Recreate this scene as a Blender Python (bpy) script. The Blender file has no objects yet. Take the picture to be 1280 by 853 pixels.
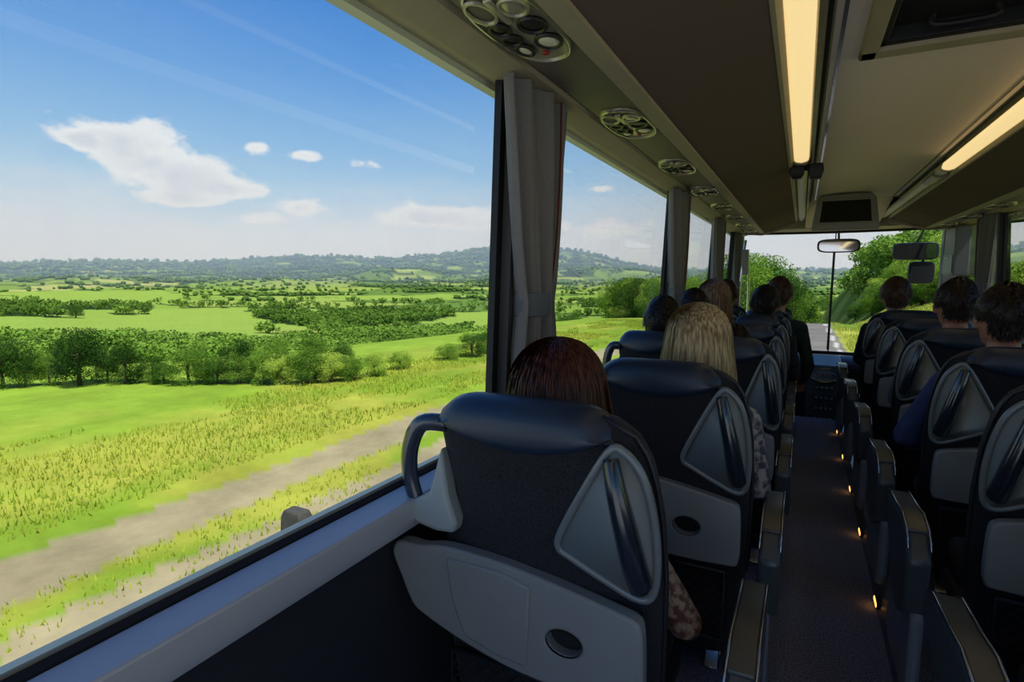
import bpy, math, random
import numpy as np
from mathutils import Vector, Matrix

# ------------------------------------------------------------------ camera, sky, sun, exposure
S = 0.86            # metres per design unit
ZC = 1.6            # camera height above the aisle floor (design units)
sc = bpy.context.scene
COL = sc.collection
F_PX = 700.0
PITCH = math.atan(79 / F_PX)
YAW = math.atan(363 * math.cos(PITCH) / F_PX)


def W(x, y, z):
    return Vector((x * S, y * S, (z + ZC) * S))


cam_d = bpy.data.cameras.new('camera')
cam = bpy.data.objects.new('camera', cam_d)
COL.objects.link(cam)
cam_d.sensor_width = 36
cam_d.lens = F_PX / 1280 * 36
cam_d.clip_start = 0.03
cam_d.clip_end = 30000
cam.location = W(0, 0, 0)
cam.rotation_euler = (math.pi / 2 - PITCH, 0, YAW)
cam['kind'] = 'helper'
sc.camera = cam

sc.view_settings.view_transform = 'Standard'
sc.view_settings.look = 'None'
sc.view_settings.gamma = 1
sc.view_settings.use_curve_mapping = False
sc.view_settings.exposure = 0.0
sc.cycles.use_denoising = True
sc.cycles.max_bounces = 8
sc.cycles.diffuse_bounces = 6
sc.cycles.glossy_bounces = 4
sc.cycles.transparent_max_bounces = 24
sc.cycles.sample_clamp_indirect = 6


def pix_dir(px, py):
    """unit world direction through a photo pixel"""
    cx, cy = (px - 640) / F_PX, -(py - 426.5) / F_PX
    m = cam.rotation_euler.to_matrix()
    return (m @ Vector((cx, cy, -1))).normalized()


def nd(nt, typ, **kw):
    n = nt.nodes.new(typ)
    for k, v in kw.items():
        if k.startswith('i_'):
            key = k[2:]
            key = int(key) if key.isdigit() else key.replace('_', ' ')
            n.inputs[key].default_value = v
        else:
            setattr(n, k, v)
    return n


def mth(nt, op, a, b=None, c=None, clamp=False):
    n = nt.nodes.new('ShaderNodeMath')
    n.operation = op
    n.use_clamp = clamp
    for i, v in enumerate((a, b, c)):
        if v is None:
            continue
        if isinstance(v, (int, float)):
            n.inputs[i].default_value = v
        else:
            nt.links.new(v, n.inputs[i])
    return n.outputs[0]


def ramp(nt, fac, stops, interp='LINEAR'):
    n = nt.nodes.new('ShaderNodeValToRGB')
    n.color_ramp.interpolation = interp
    e = n.color_ramp.elements
    while len(e) < len(stops):
        e.new(0.5)
    for el, (p, c) in zip(e, stops):
        el.position = p
        el.color = (*c, 1)
    nt.links.new(fac, n.inputs[0])
    return n.outputs[0]


def mixc(nt, fac, a, b):
    n = nt.nodes.new('ShaderNodeMix')
    n.data_type = 'RGBA'
    for sock, v in ((n.inputs[0], fac), (n.inputs[6], a), (n.inputs[7], b)):
        if isinstance(v, (int, float)):
            sock.default_value = v
        elif isinstance(v, tuple):
            sock.default_value = (*v, 1)
        else:
            nt.links.new(v, sock)
    return n.outputs[2]


def lin(r, g, b):
    f = lambda c: (c / 255 / 12.92) if c <= 10 else ((c / 255 + .055) / 1.055) ** 2.4
    return (f(r), f(g), f(b))


def make_sky():
    w = bpy.data.worlds.new('sky')
    sc.world = w
    w.use_nodes = True
    nt = w.node_tree
    nt.nodes.clear()
    out = nd(nt, 'ShaderNodeOutputWorld')
    bg = nd(nt, 'ShaderNodeBackground', i_Strength=1.0)
    nt.links.new(bg.outputs[0], out.inputs[0])
    tc = nd(nt, 'ShaderNodeTexCoord')
    sep = nd(nt, 'ShaderNodeSeparateXYZ')
    nt.links.new(tc.outputs['Generated'], sep.inputs[0])
    x, y, z = sep.outputs
    el = mth(nt, 'MULTIPLY', mth(nt, 'ARCSINE', z), 180 / math.pi)
    az = mth(nt, 'MULTIPLY', mth(nt, 'ARCTAN2', x, y), 180 / math.pi)
    t = mth(nt, 'DIVIDE', el, 60.0, clamp=True)
    base = ramp(nt, t, [(0.0, lin(206, 226, 242)), (0.06, lin(190, 219, 243)), (0.15, lin(144, 196, 240)),
                        (0.30, lin(94, 158, 228)), (0.46, lin(62, 126, 212)), (0.75, lin(50, 106, 192)), (1.0, lin(40, 90, 170))])
    # warp noise
    ns = nd(nt, 'ShaderNodeTexNoise', i_Scale=11.0, i_Detail=8.0, i_Roughness=0.62)
    st = nd(nt, 'ShaderNodeMapping')
    st.inputs['Scale'].default_value = (1, 1, 1.7)
    nt.links.new(tc.outputs['Generated'], st.inputs[0])
    nt.links.new(st.outputs[0], ns.inputs[0])
    nz = mth(nt, 'SUBTRACT', ns.outputs[0], 0.5)
    blobs = [(160, 178, 60, 28, 1), (215, 210, 62, 30, 1), (110, 176, 42, 15, 1), (165, 232, 110, 22, -.0), (255, 234, 50, 18, .9), (292, 238, 38, 13, .85), (310, 240, 32, 12, .75),
             (235, 248, 60, 12, .8),
             (375, 258, 36, 14, .75), (330, 272, 50, 10, .6),
             (540, 272, 70, 16, .9), (575, 280, 50, 10, .7), (318, 184, 22, 10, .75), (382, 194, 24, 8, .65), (456, 206, 24, 9, .5),  # last three partly lamp reflections on the glass, painted into the sky as cloud
             (748, 238, 20, 7, .6), (705, 282, 14, 8, .5), (770, 285, 60, 14, .6)]
    tot = None
    for (px, py, rx, ry, amp) in blobs:
        if amp <= 0:
            continue
        d = pix_dir(px, py)
        e0 = math.degrees(math.asin(d.z))
        a0 = math.degrees(math.atan2(d.x, d.y))
        d1 = pix_dir(px + rx, py)
        d2 = pix_dir(px, py - ry)
        ra = abs(math.degrees(math.atan2(d1.x, d1.y)) - a0)
        re = abs(math.degrees(math.asin(d2.z)) - e0)
        da = mth(nt, 'DIVIDE', mth(nt, 'SUBTRACT', az, a0), ra)
        de = mth(nt, 'DIVIDE', mth(nt, 'SUBTRACT', el, e0), re)
        q = mth(nt, 'ADD', mth(nt, 'MULTIPLY', da, da), mth(nt, 'MULTIPLY', de, de))
        g = mth(nt, 'MULTIPLY', mth(nt, 'EXPONENT', mth(nt, 'MULTIPLY', q, -0.75)), amp)
        tot = g if tot is None else mth(nt, 'MAXIMUM', tot, g)
    body = mth(nt, 'ADD', tot, mth(nt, 'MULTIPLY', nz, 1.6))
    m1 = nd(nt, 'ShaderNodeMapRange', interpolation_type='SMOOTHSTEP')
    nt.links.new(body, m1.inputs[0])
    m1.inputs[1].default_value = .30
    m1.inputs[2].default_value = .56
    # low haze bank of thin cloud all round the horizon
    ns2 = nd(nt, 'ShaderNodeTexNoise', i_Scale=3.2, i_Detail=6.0, i_Roughness=0.6)
    st2 = nd(nt, 'ShaderNodeMapping')
    st2.inputs['Scale'].default_value = (1, 1, 4.5)
    nt.links.new(tc.outputs['Generated'], st2.inputs[0])
    nt.links.new(st2.outputs[0], ns2.inputs[0])
    low = nd(nt, 'ShaderNodeMapRange', interpolation_type='SMOOTHSTEP')
    nt.links.new(el, low.inputs[0])
    low.inputs[1].default_value = 16.0
    low.inputs[2].default_value = 1.0
    hz = mth(nt, 'ADD', mth(nt, 'MULTIPLY', low.outputs[0], .95), mth(nt, 'MULTIPLY', mth(nt, 'SUBTRACT', ns2.outputs[0], .5), 1.3))
    hz2 = nd(nt, 'ShaderNodeMapRange', interpolation_type='SMOOTHSTEP')
    nt.links.new(hz, hz2.inputs[0])
    hz2.inputs[1].default_value = .22
    hz2.inputs[2].default_value = .95
    hzf = mth(nt, 'MULTIPLY', mth(nt, 'MULTIPLY', hz2.outputs[0], low.outputs[0]), .85)
    c1 = mixc(nt, hzf, base, lin(240, 244, 250))
    # grey undersides from a coarser offset noise
    sh = nd(nt, 'ShaderNodeTexNoise', i_Scale=14.0, i_Detail=5.0)
    mp = nd(nt, 'ShaderNodeMapping')
    mp.inputs['Location'].default_value = (0, 0, .05)
    nt.links.new(tc.outputs['Generated'], mp.inputs[0])
    nt.links.new(mp.outputs[0], sh.inputs[0])
    core = mth(nt, 'MULTIPLY', mth(nt, 'SUBTRACT', body, .62), 2.2, clamp=True)
    ccol = mixc(nt, mth(nt, 'MULTIPLY', mth(nt, 'MULTIPLY', sh.outputs[0], core), 1.5, clamp=True), lin(247, 249, 252), lin(196, 203, 218))
    c2 = mixc(nt, mth(nt, 'MULTIPLY', m1.outputs[0], .96), c1, ccol)
    nt.links.new(c2, bg.inputs[0])


make_sky()
SUN_AZ, SUN_EL = math.radians(118), math.radians(60)   # clockwise from the direction of travel
sd = bpy.data.lights.new('sun', 'SUN')
sd.energy = 7.5
sd.angle = math.radians(0.6)
sd.color = (1.0, 0.95, 0.86)
so = bpy.data.objects.new('sun', sd)
COL.objects.link(so)
sv = Vector((math.cos(SUN_EL) * math.sin(SUN_AZ), math.cos(SUN_EL) * math.cos(SUN_AZ), math.sin(SUN_EL)))
so.rotation_euler = sv.to_track_quat('Z', 'Y').to_euler()
so.location = (0, 0, 50)

# ------------------------------------------------------------------ materials
MATS = {}


def mat(name, col, rough=.6, metal=0., noise=0., nscale=30., bump=0., bscale=200., spec=.5, emit=None, estr=1., sheen=0., coat=0.):
    if name in MATS:
        return MATS[name]
    m = bpy.data.materials.new(name)
    m.use_nodes = True
    nt = m.node_tree
    b = nt.nodes['Principled BSDF']
    c = lin(*col)
    b.inputs['Base Color'].default_value = (*c, 1)
    b.inputs['Roughness'].default_value = rough
    b.inputs['Metallic'].default_value = metal
    b.inputs['Specular IOR Level'].default_value = spec
    b.inputs['Sheen Weight'].default_value = sheen
    b.inputs['Coat Weight'].default_value = coat
    tc = nd(nt, 'ShaderNodeTexCoord')
    if noise:
        n = nd(nt, 'ShaderNodeTexNoise', i_Scale=nscale, i_Detail=4.0)
        nt.links.new(tc.outputs['Object'], n.inputs[0])
        d = tuple(x * (1 - noise) for x in c)
        l = tuple(min(1, x * (1 + noise)) for x in c)
        nt.links.new(ramp(nt, n.outputs[0], [(.3, d), (.7, l)]), b.inputs['Base Color'])
    if bump:
        n = nd(nt, 'ShaderNodeTexNoise', i_Scale=bscale, i_Detail=3.0)
        nt.links.new(tc.outputs['Object'], n.inputs[0])
        bp = nd(nt, 'ShaderNodeBump', i_Strength=bump, i_Distance=.002)
        nt.links.new(n.outputs[0], bp.inputs['Height'])
        nt.links.new(bp.outputs[0], b.inputs['Normal'])
    if emit:
        b.inputs['Emission Color'].default_value = (*lin(*emit), 1)
        b.inputs['Emission Strength'].default_value = estr
    MATS[name] = m
    return m


M_SHELL = mat('seat_fabric', (38, 38, 41), .95, noise=.5, nscale=260, bump=.5, bscale=600, sheen=.1, spec=.2)
M_LEATHER = mat('navy_leather', (30, 44, 62), .36, bump=.15, bscale=500, spec=.55)
M_GREYP = mat('grey_plastic', (160, 166, 162), .42, noise=.04, nscale=8)
M_PANEL = mat('panel_plastic', (134, 136, 132), .45, noise=.06, nscale=6)
M_DARKP = mat('dark_plastic', (34, 36, 40), .45)
M_BAR = mat('handle_rubber', (30, 38, 46), .22, spec=.8, coat=.4)
M_LOOP = mat('loop_handle', (44, 52, 60), .25, spec=.8, coat=.5)
M_CHROME = mat('chrome', (190, 194, 200), .2, metal=1)
M_BLACK = mat('black_plastic', (14, 14, 15), .6)
M_NET = mat('net_cord', (40, 41, 44), .8)
M_SILL = mat('sill_aluminium', (188, 188, 188), .42, metal=.1, noise=.05, nscale=4)
M_RUB = mat('rubber_seal', (14, 15, 17), .6)
M_WALL = mat('wall_lining', (38, 38, 42), .9, noise=.2, nscale=300)
M_TRIMB = mat('beige_trim', (166, 152, 124), .6, noise=.05, nscale=10)
M_STRIP = mat('service_strip', (112, 102, 84), .55, noise=.06, nscale=15)
M_RACK = mat('rack_lining', (108, 92, 80), .95, noise=.12, nscale=400, spec=.1)
M_CEIL = mat('ceiling_cloth', (240, 220, 208), .95, noise=.06, nscale=250, spec=.1)
M_CHAN = mat('channel_metal', (120, 112, 96), .4, metal=.4, noise=.2, nscale=25)
M_LAMPON = mat('lamp_lit', (230, 220, 190), .5, emit=(255, 222, 156), estr=.84)
M_LAMPOFF = mat('lamp_unlit', (185, 180, 162), .4)
M_PSU = mat('service_panel', (176, 168, 140), .2, metal=.35, spec=.6, noise=.06, nscale=12)
M_PSUD = mat('vent_dark', (24, 23, 20), .35)
M_LENS = mat('reading_lens', (235, 225, 195), .12, spec=.9)
M_CURT = mat('curtain_cloth', (116, 112, 106), .9, noise=.08, nscale=120, sheen=.2, bump=.2, bscale=500)
M_CURT2 = mat('curtain_lining', (96, 34, 30), .9)
M_BAND = mat('curtain_band', (96, 100, 104), .85)
M_CARP = mat('carpet', (122, 128, 160), 1, noise=.6, nscale=150, bump=.8, bscale=900, spec=.05)
M_SCREEN = mat('screen_black', (14, 13, 14), .18, spec=.4)
M_SCRF = mat('monitor_housing', (140, 134, 122), .5)
M_MIRB = mat('mirror_black', (18, 20, 22), .4)
M_MIR = mat('mirror_glass', (225, 225, 225), .04, metal=1)
M_DASH = mat('dashboard', (58, 66, 78), .5, noise=.1, nscale=40)
M_LED = mat('aisle_led', (255, 190, 90), .4, emit=(255, 176, 80), estr=3.0)
M_REDD = mat('red_lamp', (160, 40, 30), .3)
M_BODYW = mat('coach_paint', (205, 200, 186), .35)


def glass_mat():
    m = bpy.data.materials.new('window_glass')
    m.use_nodes = True
    nt = m.node_tree
    nt.nodes.clear()
    o = nd(nt, 'ShaderNodeOutputMaterial')
    mx = nd(nt, 'ShaderNodeMixShader')
    tr = nd(nt, 'ShaderNodeBsdfTransparent', i_Color=(.93, .96, .95, 1))
    gl = nd(nt, 'ShaderNodeBsdfGlossy', i_Roughness=.01)
    fr = nd(nt, 'ShaderNodeFresnel', i_IOR=1.5)
    k = mth(nt, 'MULTIPLY', fr.outputs[0], .85, clamp=True)
    nt.links.new(k, mx.inputs[0])
    nt.links.new(tr.outputs[0], mx.inputs[1])
    nt.links.new(gl.outputs[0], mx.inputs[2])
    nt.links.new(mx.outputs[0], o.inputs[0])
    return m


M_GLASS = glass_mat()


def hair_mat(name, c1, c2, sc_=90):
    m = bpy.data.materials.new(name)
    m.use_nodes = True
    nt = m.node_tree
    b = nt.nodes['Principled BSDF']
    b.inputs['Roughness'].default_value = .42
    b.inputs['Specular IOR Level'].default_value = .25
    tc = nd(nt, 'ShaderNodeTexCoord')
    mp = nd(nt, 'ShaderNodeMapping')
    mp.inputs['Scale'].default_value = (1, 1, .04)
    n = nd(nt, 'ShaderNodeTexNoise', i_Scale=sc_, i_Detail=3.0)
    nt.links.new(tc.outputs['Object'], mp.inputs[0])
    nt.links.new(mp.outputs[0], n.inputs[0])
    nt.links.new(ramp(nt, n.outputs[0], [(.35, lin(*c1)), (.65, lin(*c2))]), b.inputs['Base Color'])
    return m


def cloth_mat(name, c1, c2, scale, det=2.):
    m = bpy.data.materials.new(name)
    m.use_nodes = True
    nt = m.node_tree
    b = nt.nodes['Principled BSDF']
    b.inputs['Roughness'].default_value = .9
    tc = nd(nt, 'ShaderNodeTexCoord')
    n = nd(nt, 'ShaderNodeTexNoise', i_Scale=scale, i_Detail=det)
    nt.links.new(tc.outputs['Object'], n.inputs[0])
    nt.links.new(ramp(nt, n.outputs[0], [(.42, lin(*c1)), (.58, lin(*c2))]), b.inputs['Base Color'])
    return m


# ------------------------------------------------------------------ mesh builder
class MB:
    def __init__(s):
        s.v = []
        s.f = []

    def add(s, vs, fs):
        o = len(s.v)
        s.v += [tuple(p) for p in vs]
        s.f += [tuple(i + o for i in f) for f in fs]
        return s

    def box(s, x0, x1, y0, y1, z0, z1, M=None):
        vs = [(x, y, z) for x in (x0, x1) for y in (y0, y1) for z in (z0, z1)]
        if M:
            vs = [M @ Vector(p) for p in vs]
        return s.add(vs, [(0, 1, 3, 2), (4, 6, 7, 5), (0, 4, 5, 1), (2, 3, 7, 6), (0, 2, 6, 4), (1, 5, 7, 3)])

    def prism(s, poly, y0, y1):
        """polygon in (x,z) extruded along y"""
        n = len(poly)
        vs = [(x, y0, z) for x, z in poly] + [(x, y1, z) for x, z in poly]
        fs = [(i, (i + 1) % n, n + (i + 1) % n, n + i) for i in range(n)]
        fs += [tuple(range(n))[::-1], tuple(range(n, 2 * n))]
        return s.add(vs, fs)

    def tube(s, pts, r, n=8, closed=False, flat=1.0, up=None):
        pts = [Vector(p) for p in pts]
        N = len(pts)
        rr = r if isinstance(r, (list, tuple)) else [r] * N
        vs = []
        ref = Vector(up) if up else None
        prev = None
        for i, p in enumerate(pts):
            a = pts[(i - 1) % N] if (closed or i > 0) else p
            b = pts[(i + 1) % N] if (closed or i < N - 1) else p
            t = (b - a).normalized()
            if ref:
                u = t.cross(ref)
            elif prev is not None:
                u = prev - t * prev.dot(t)
            else:
                u = t.cross(Vector((0, 0, 1)) if abs(t.z) < .9 else Vector((1, 0, 0)))
            u = u.normalized() if u.length > 1e-6 else Vector((1, 0, 0))
            prev = u
            w = t.cross(u).normalized()
            for k in range(n):
                an = 2 * math.pi * k / n
                vs.append(p + u * math.cos(an) * rr[i] + w * math.sin(an) * rr[i] * flat)
        fs = []
        M_ = N if closed else N - 1
        for i in range(M_):
            j = (i + 1) % N
            for k in range(n):
                l = (k + 1) % n
                fs.append((i * n + k, i * n + l, j * n + l, j * n + k))
        if not closed:
            fs += [tuple(range(n))[::-1], tuple((N - 1) * n + k for k in range(n))]
        return s.add(vs, fs)

    def loft(s, rings, cap=True):
        n = len(rings[0])
        vs = [p for r in rings for p in r]
        fs = []
        for i in range(len(rings) - 1):
            for k in range(n):
                l = (k + 1) % n
                fs.append((i * n + k, i * n + l, (i + 1) * n + l, (i + 1) * n + k))
        if cap:
            fs += [tuple(range(n))[::-1], tuple((len(rings) - 1) * n + k for k in range(n))]
        return s.add(vs, fs)

    def ell(s, c, r, nu=14, nv=9):
        rings = []
        for i in range(1, nv):
            ph = math.pi * i / nv
            rings.append([(c[0] + r[0] * math.sin(ph) * math.cos(2 * math.pi * k / nu),
                           c[1] + r[1] * math.sin(ph) * math.sin(2 * math.pi * k / nu),
                           c[2] - r[2] * math.cos(ph)) for k in range(nu)])
        return s.loft(rings)

    def cap(s, p0, p1, r0, r1, n=12):
        p0, p1 = Vector(p0), Vector(p1)
        t = (p1 - p0).normalized()
        pts, rr = [], []
        for a in (80, 55, 28):
            a = math.radians(a)
            pts.append(p0 - t * r0 * math.sin(a)); rr.append(r0 * math.cos(a))
        for k in range(5):
            u = k / 4
            pts.append(p0.lerp(p1, u)); rr.append(r0 + (r1 - r0) * u)
        for a in (28, 55, 80):
            a = math.radians(a)
            pts.append(p1 + t * r1 * math.sin(a)); rr.append(r1 * math.cos(a))
        return s.tube(pts, rr, n)

    def plate(s, outline, y0, y1, hole=None):
        """outline list of (x,z); slab between y0 (rear) and y1; hole=(cx,cz,rx,rz)"""
        n = len(outline)
        if not hole:
            return s.prism(outline, y0, y1)
        cx, cz, rx, rz = hole
        inn = []
        for x, z in outline:
            a = math.atan2((z - cz) / rz, (x - cx) / rx)
            inn.append((cx + rx * math.cos(a), cz + rz * math.sin(a)))
        vs = [(x, y0, z) for x, z in outline] + [(x, y1, z) for x, z in outline] + [(x, y0, z) for x, z in inn] + [(x, y1, z) for x, z in inn]
        fs = []
        for i in range(n):
            j = (i + 1) % n
            fs += [(i, j, n + j, n + i), (i, 2 * n + i, 2 * n + j, j), (n + i, n + j, 3 * n + j, 3 * n + i), (2 * n + i, 3 * n + i, 3 * n + j, 2 * n + j)]
        return s.add(vs, fs)

    def mesh(s, name, world=False, smooth=True, mirror=False):
        me = bpy.data.meshes.new(name)
        v = np.array(s.v, dtype=float)
        if mirror:
            v[:, 0] *= -1
        if world:
            v[:, 2] += ZC
        me.from_pydata((v * S).tolist(), [], [f[::-1] for f in s.f] if mirror else s.f)
        if smooth:
            me.polygons.foreach_set('use_smooth', [True] * len(me.polygons))
        me.update()
        return me

    def build(s, name, m, parent=None, loc=None, smooth=True, angle=40, bevel=0, mirror=False, rotz=0, subd=0):
        world = parent is None and loc is None
        me = s.mesh(name, world, smooth, mirror)
        if smooth and angle:
            me.set_sharp_from_angle(angle=math.radians(angle))
        me.materials.append(m)
        return link(name, me, parent, loc, bevel, rotz, subd)


def link(name, me, parent=None, loc=None, bevel=0, rotz=0, subd=0):
    o = bpy.data.objects.new(name, me)
    COL.objects.link(o)
    if parent:
        o.parent = parent
        if loc:
            o.location = Vector(loc) * S
    elif loc:
        o.location = W(*loc)
    o.rotation_euler.z = rotz
    if bevel:
        b = o.modifiers.new('bevel', 'BEVEL')
        b.width = bevel * S
        b.segments = 2
        b.limit_method = 'ANGLE'
        b.angle_limit = math.radians(50)
    if subd:
        b = o.modifiers.new('sub', 'SUBSURF')
        b.levels = b.render_levels = subd
    return o


def tag(o, label=None, cat=None, group=None, kind=None):
    if label: o['label'] = label
    if cat: o['category'] = cat
    if group: o['group'] = group
    if kind: o['kind'] = kind
    return o


def thing(name, label, cat, loc, rotz=0, group=None, scale=1):
    o = bpy.data.objects.new(name, None)
    COL.objects.link(o)
    o.location = W(*loc)
    o.rotation_euler.z = rotz
    o.scale = (scale,) * 3
    o.empty_display_size = .1
    return tag(o, label, cat, group)


KIDS = {}


def copy_tree(o, parent=None):
    c = o.copy()
    COL.objects.link(c)
    c.parent = parent
    for ch in [k for k in ALLCH(o)]:
        copy_tree(ch, c)
    return c


def ALLCH(o):
    return [k for k in COL.objects if k.parent == o]


def struct(o):
    o['kind'] = 'structure'
    return o


def cr(pts, per=6, closed=False):
    """catmull-rom"""
    P = [Vector(p) for p in pts]
    N = len(P)
    out = []
    segs = N if closed else N - 1
    for i in range(segs):
        g = (lambda k: P[k % N]) if closed else (lambda k: P[max(0, min(N - 1, k))])
        p0, p1, p2, p3 = g(i - 1), g(i), g(i + 1), g(i + 2)
        for k in range(per):
            t = k / per
            out.append(.5 * ((2 * p1) + (p2 - p0) * t + (2 * p0 - 5 * p1 + 4 * p2 - p3) * t * t + (3 * p1 - p0 - 3 * p2 + p3) * t ** 3))
    if not closed:
        out.append(P[-1])
    return out


def lerp(a, b, t):
    return a + (b - a) * t


def tab(T, z):
    if z <= T[0][0]: return T[0][1]
    for (a, p), (b, q) in zip(T, T[1:]):
        if z <= b:
            return lerp(p, q, (z - a) / (b - a))
    return T[-1][1]


# ------------------------------------------------------------------ coach shell (coordinates relative to the camera)
XL, XR = -1.0, 1.9
YB, YF = -1.5, 10.7  # rear end left open behind the camera so extra daylight fills the cabin
PF = -1.5        # platform
ZSILL, ZTOP = -.60, .69


def wx(z, side):     # wall lean: the glass comes in towards the roof
    k = (z - ZSILL) / (ZTOP - ZSILL) * .055
    return XL - .03 + k if side < 0 else XR + .03 - k


def coach_shell():
    struct(MB().box(-.10, .43, YB, 7.2, -1.66, -1.6).build('floor', M_CARP))
    struct(MB().box(XL - .05, -.10, YB, 7.2, -1.66, PF).build('floor', M_CARP, smooth=False))
    struct(MB().box(.43, XR + .05, YB, 7.2, -1.66, PF).build('floor', M_CARP, smooth=False))
    struct(MB().box(XL - .05, XR + .05, 7.2, YF - .2, -2.36, -2.3).build('floor', M_BLACK, smooth=False))
    struct(MB().box(XL - .05, XR + .05, 7.14, 7.2, -2.3, -1.62).build('wall_step', M_BLACK, smooth=False))
    # chrome nosing on both platform edges
    struct(MB().prism([(.405, -1.6), (.43, -1.6), (.455, PF), (.455, PF + .012), (.425, PF + .012)], YB, 7.2).build('trim_1', mat('edge_metal', (120, 128, 136), .32, metal=.7, noise=.3, nscale=9)))
    struct(MB().prism([(-.075, -1.6), (-.10, -1.6), (-.125, PF), (-.125, PF + .012), (-.095, PF + .012)], YB, 7.2).build('trim_2', MATS['edge_metal']))
    for side, nm in ((-1, 'left'), (1, 'right')):
        q = side
        X = XL if side < 0 else XR
        # lower wall
        w = MB().prism([(X + q * .06, PF - .1), (X - q * .015, PF - .1), (X - q * .015, ZSILL - .08), (X + q * .06, ZSILL - .08)], YB, YF - .3)
        struct(w.build('wall_' + nm, M_WALL, smooth=False))
        s = MB().prism([(X - q * .09, ZSILL), (X + q * .005, ZSILL), (X + q * .005, ZSILL - .09), (X - q * .075, ZSILL - .09), (X - q * .095, ZSILL - .05)], YB, YF - .4)
        struct(s.build('trim_' + ('3' if side < 0 else '4'), M_SILL, bevel=.006))
        s = MB().prism([(X + q * .004, ZSILL + .004), (X + q * .016, ZSILL + .012), (X + q * .03, ZSILL + .004), (X + q * .03, ZSILL - .04), (X + q * .004, ZSILL - .04)], YB, YF - .4)
        struct(s.build('trim_' + ('5' if side < 0 else '6'), M_RUB))
        s = MB().prism([(X + q * .032, ZSILL + .012), (X + q * .075, ZSILL + .0), (X + q * .085, -2.5), (X + q * .032, -2.5)], YB, YF - .4)
        struct(s.build('wall_' + nm + '_outer', M_BODYW, smooth=False))
        # header above the glass
        s = MB().prism([(wx(ZTOP, side) + q * .05, ZTOP), (wx(ZTOP, side) - q * .015, ZTOP - .005), (wx(ZTOP, side) - q * .11, ZTOP + .012),
                        (wx(ZTOP, side) - q * .125, ZTOP + .03), (wx(ZTOP, side) - q * .125, ZTOP + .09), (wx(ZTOP, side) + q * .05, ZTOP + .09)], YB, YF - .4)
        struct(s.build('trim_' + ('7' if side < 0 else '8'), M_TRIMB))
        s = MB().prism([(wx(ZTOP, side) + q * .05, ZTOP + .1), (wx(ZTOP, side) + q * .09, ZTOP - .02), (wx(ZTOP, side) + q * .05, ZTOP - .02)], YB, YF - .4)
        struct(s.build('trim_' + ('9' if side < 0 else '10'), M_BODYW))
    # roof
    rf = MB().prism([(XL - .05, .78), (XL - .05, 1.2), (XR + .05, 1.2), (XR + .05, .78), (XR - .1, .78), (XR - .4, 1.06), (XL + .4, 1.06), (XL + .1, .78)], YB, YF - .5)
    struct(rf.build('roof', M_BODYW, smooth=False))
    # ceiling cloth, a gently arched sheet with a hatch opening
    n = 16
    for (ya, yb) in ((YB, 1.6), (3.02, 8.15)):
        m = MB()
        vs, fs = [], []
        for i in range(n + 1):
            x = lerp(.06, .94, i / n)
            z = 1.0 - .035 * ((x - .5) / .44) ** 2
            vs += [(x, ya, z), (x, yb, z), (x, yb, z + .02), (x, ya, z + .02)]
        for i in range(n):
            a, b = i * 4, i * 4 + 4
            fs += [(a, a + 1, b + 1, b), (a + 2, a + 3, b + 3, b + 2)]
        fs += [(0, 3, 2, 1), (n * 4, n * 4 + 1, n * 4 + 2, n * 4 + 3)]
        for i in range(n):
            a, b = i * 4, i * 4 + 4
            fs += [(a, b, b + 3, a + 3), (a + 1, a + 2, b + 2, b + 1)]
        m.add(vs, fs)
        struct(m.build('ceiling', M_CEIL))
    struct(MB().box(.06, .17, 1.6, 3.02, .968, .99).build('ceiling', M_CEIL))
    struct(MB().box(.83, .94, 1.6, 3.02, .968, .99).build('ceiling', M_CEIL))
    # channels either side of ceiling
    for q, c in ((1, 0.0), (-1, 1.0)):
        ch = MB().prism([(c + q * .004, .868), (c + q * .02, .872), (c + q * .035, .955), (c + q * .07, .975), (c + q * .075, .99), (c + q * .0, 1.0), (c - q * .01, .9)], YB, 8.1)
        struct(ch.build('trim_11' if q > 0 else 'trim_12', M_CHAN))
        for k, (dx, dz) in enumerate(((.035, .945), (.085, .967))):
            rl = MB().prism([(c + q * dx, dz), (c + q * (dx + .014), dz - .004), (c + q * (dx + .018), dz + .012), (c + q * dx, dz + .012)], YB, 8.1)
            struct(rl.build('trim_%d' % (13 + 2 * k + (q < 0)), M_CHROME if k else M_RUB))


coach_shell()


def hatch():
    t = thing('roof_hatch', 'dark glazed roof hatch in a beige frame in the middle of the ceiling', 'hatch', (.5, 2.3, .98))
    f = MB()
    for a in ((-.33, -.26, -.7, .72), (.26, .33, -.7, .72)):
        f.box(a[0], a[1], a[2], a[3], -.03, .012)
    f.box(-.33, .33, .62, .72, -.03, .012)
    f.box(-.33, .33, -.7, -.6, -.03, .012)
    f.build('frame', M_TRIMB, t, bevel=.01)
    f = MB()
    f.box(-.27, -.235, -.62, .63, -.012, .06).box(.235, .27, -.62, .63, -.012, .06).box(-.27, .27, .58, .63, -.012, .06)
    f.build('seal', M_RUB, t, bevel=.006)
    MB().box(-.26, .26, -.61, .62, .045, .06).build('hatch_glass', mat('hatch_glass', (40, 36, 32), .35), t)
    h = MB().tube(cr([(-.1, .5, .04), (-.09, .5, .0), (.09, .5, .0), (.1, .5, .04)], 4), .012)
    h.build('handle', M_BLACK, t)


hatch()


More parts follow.
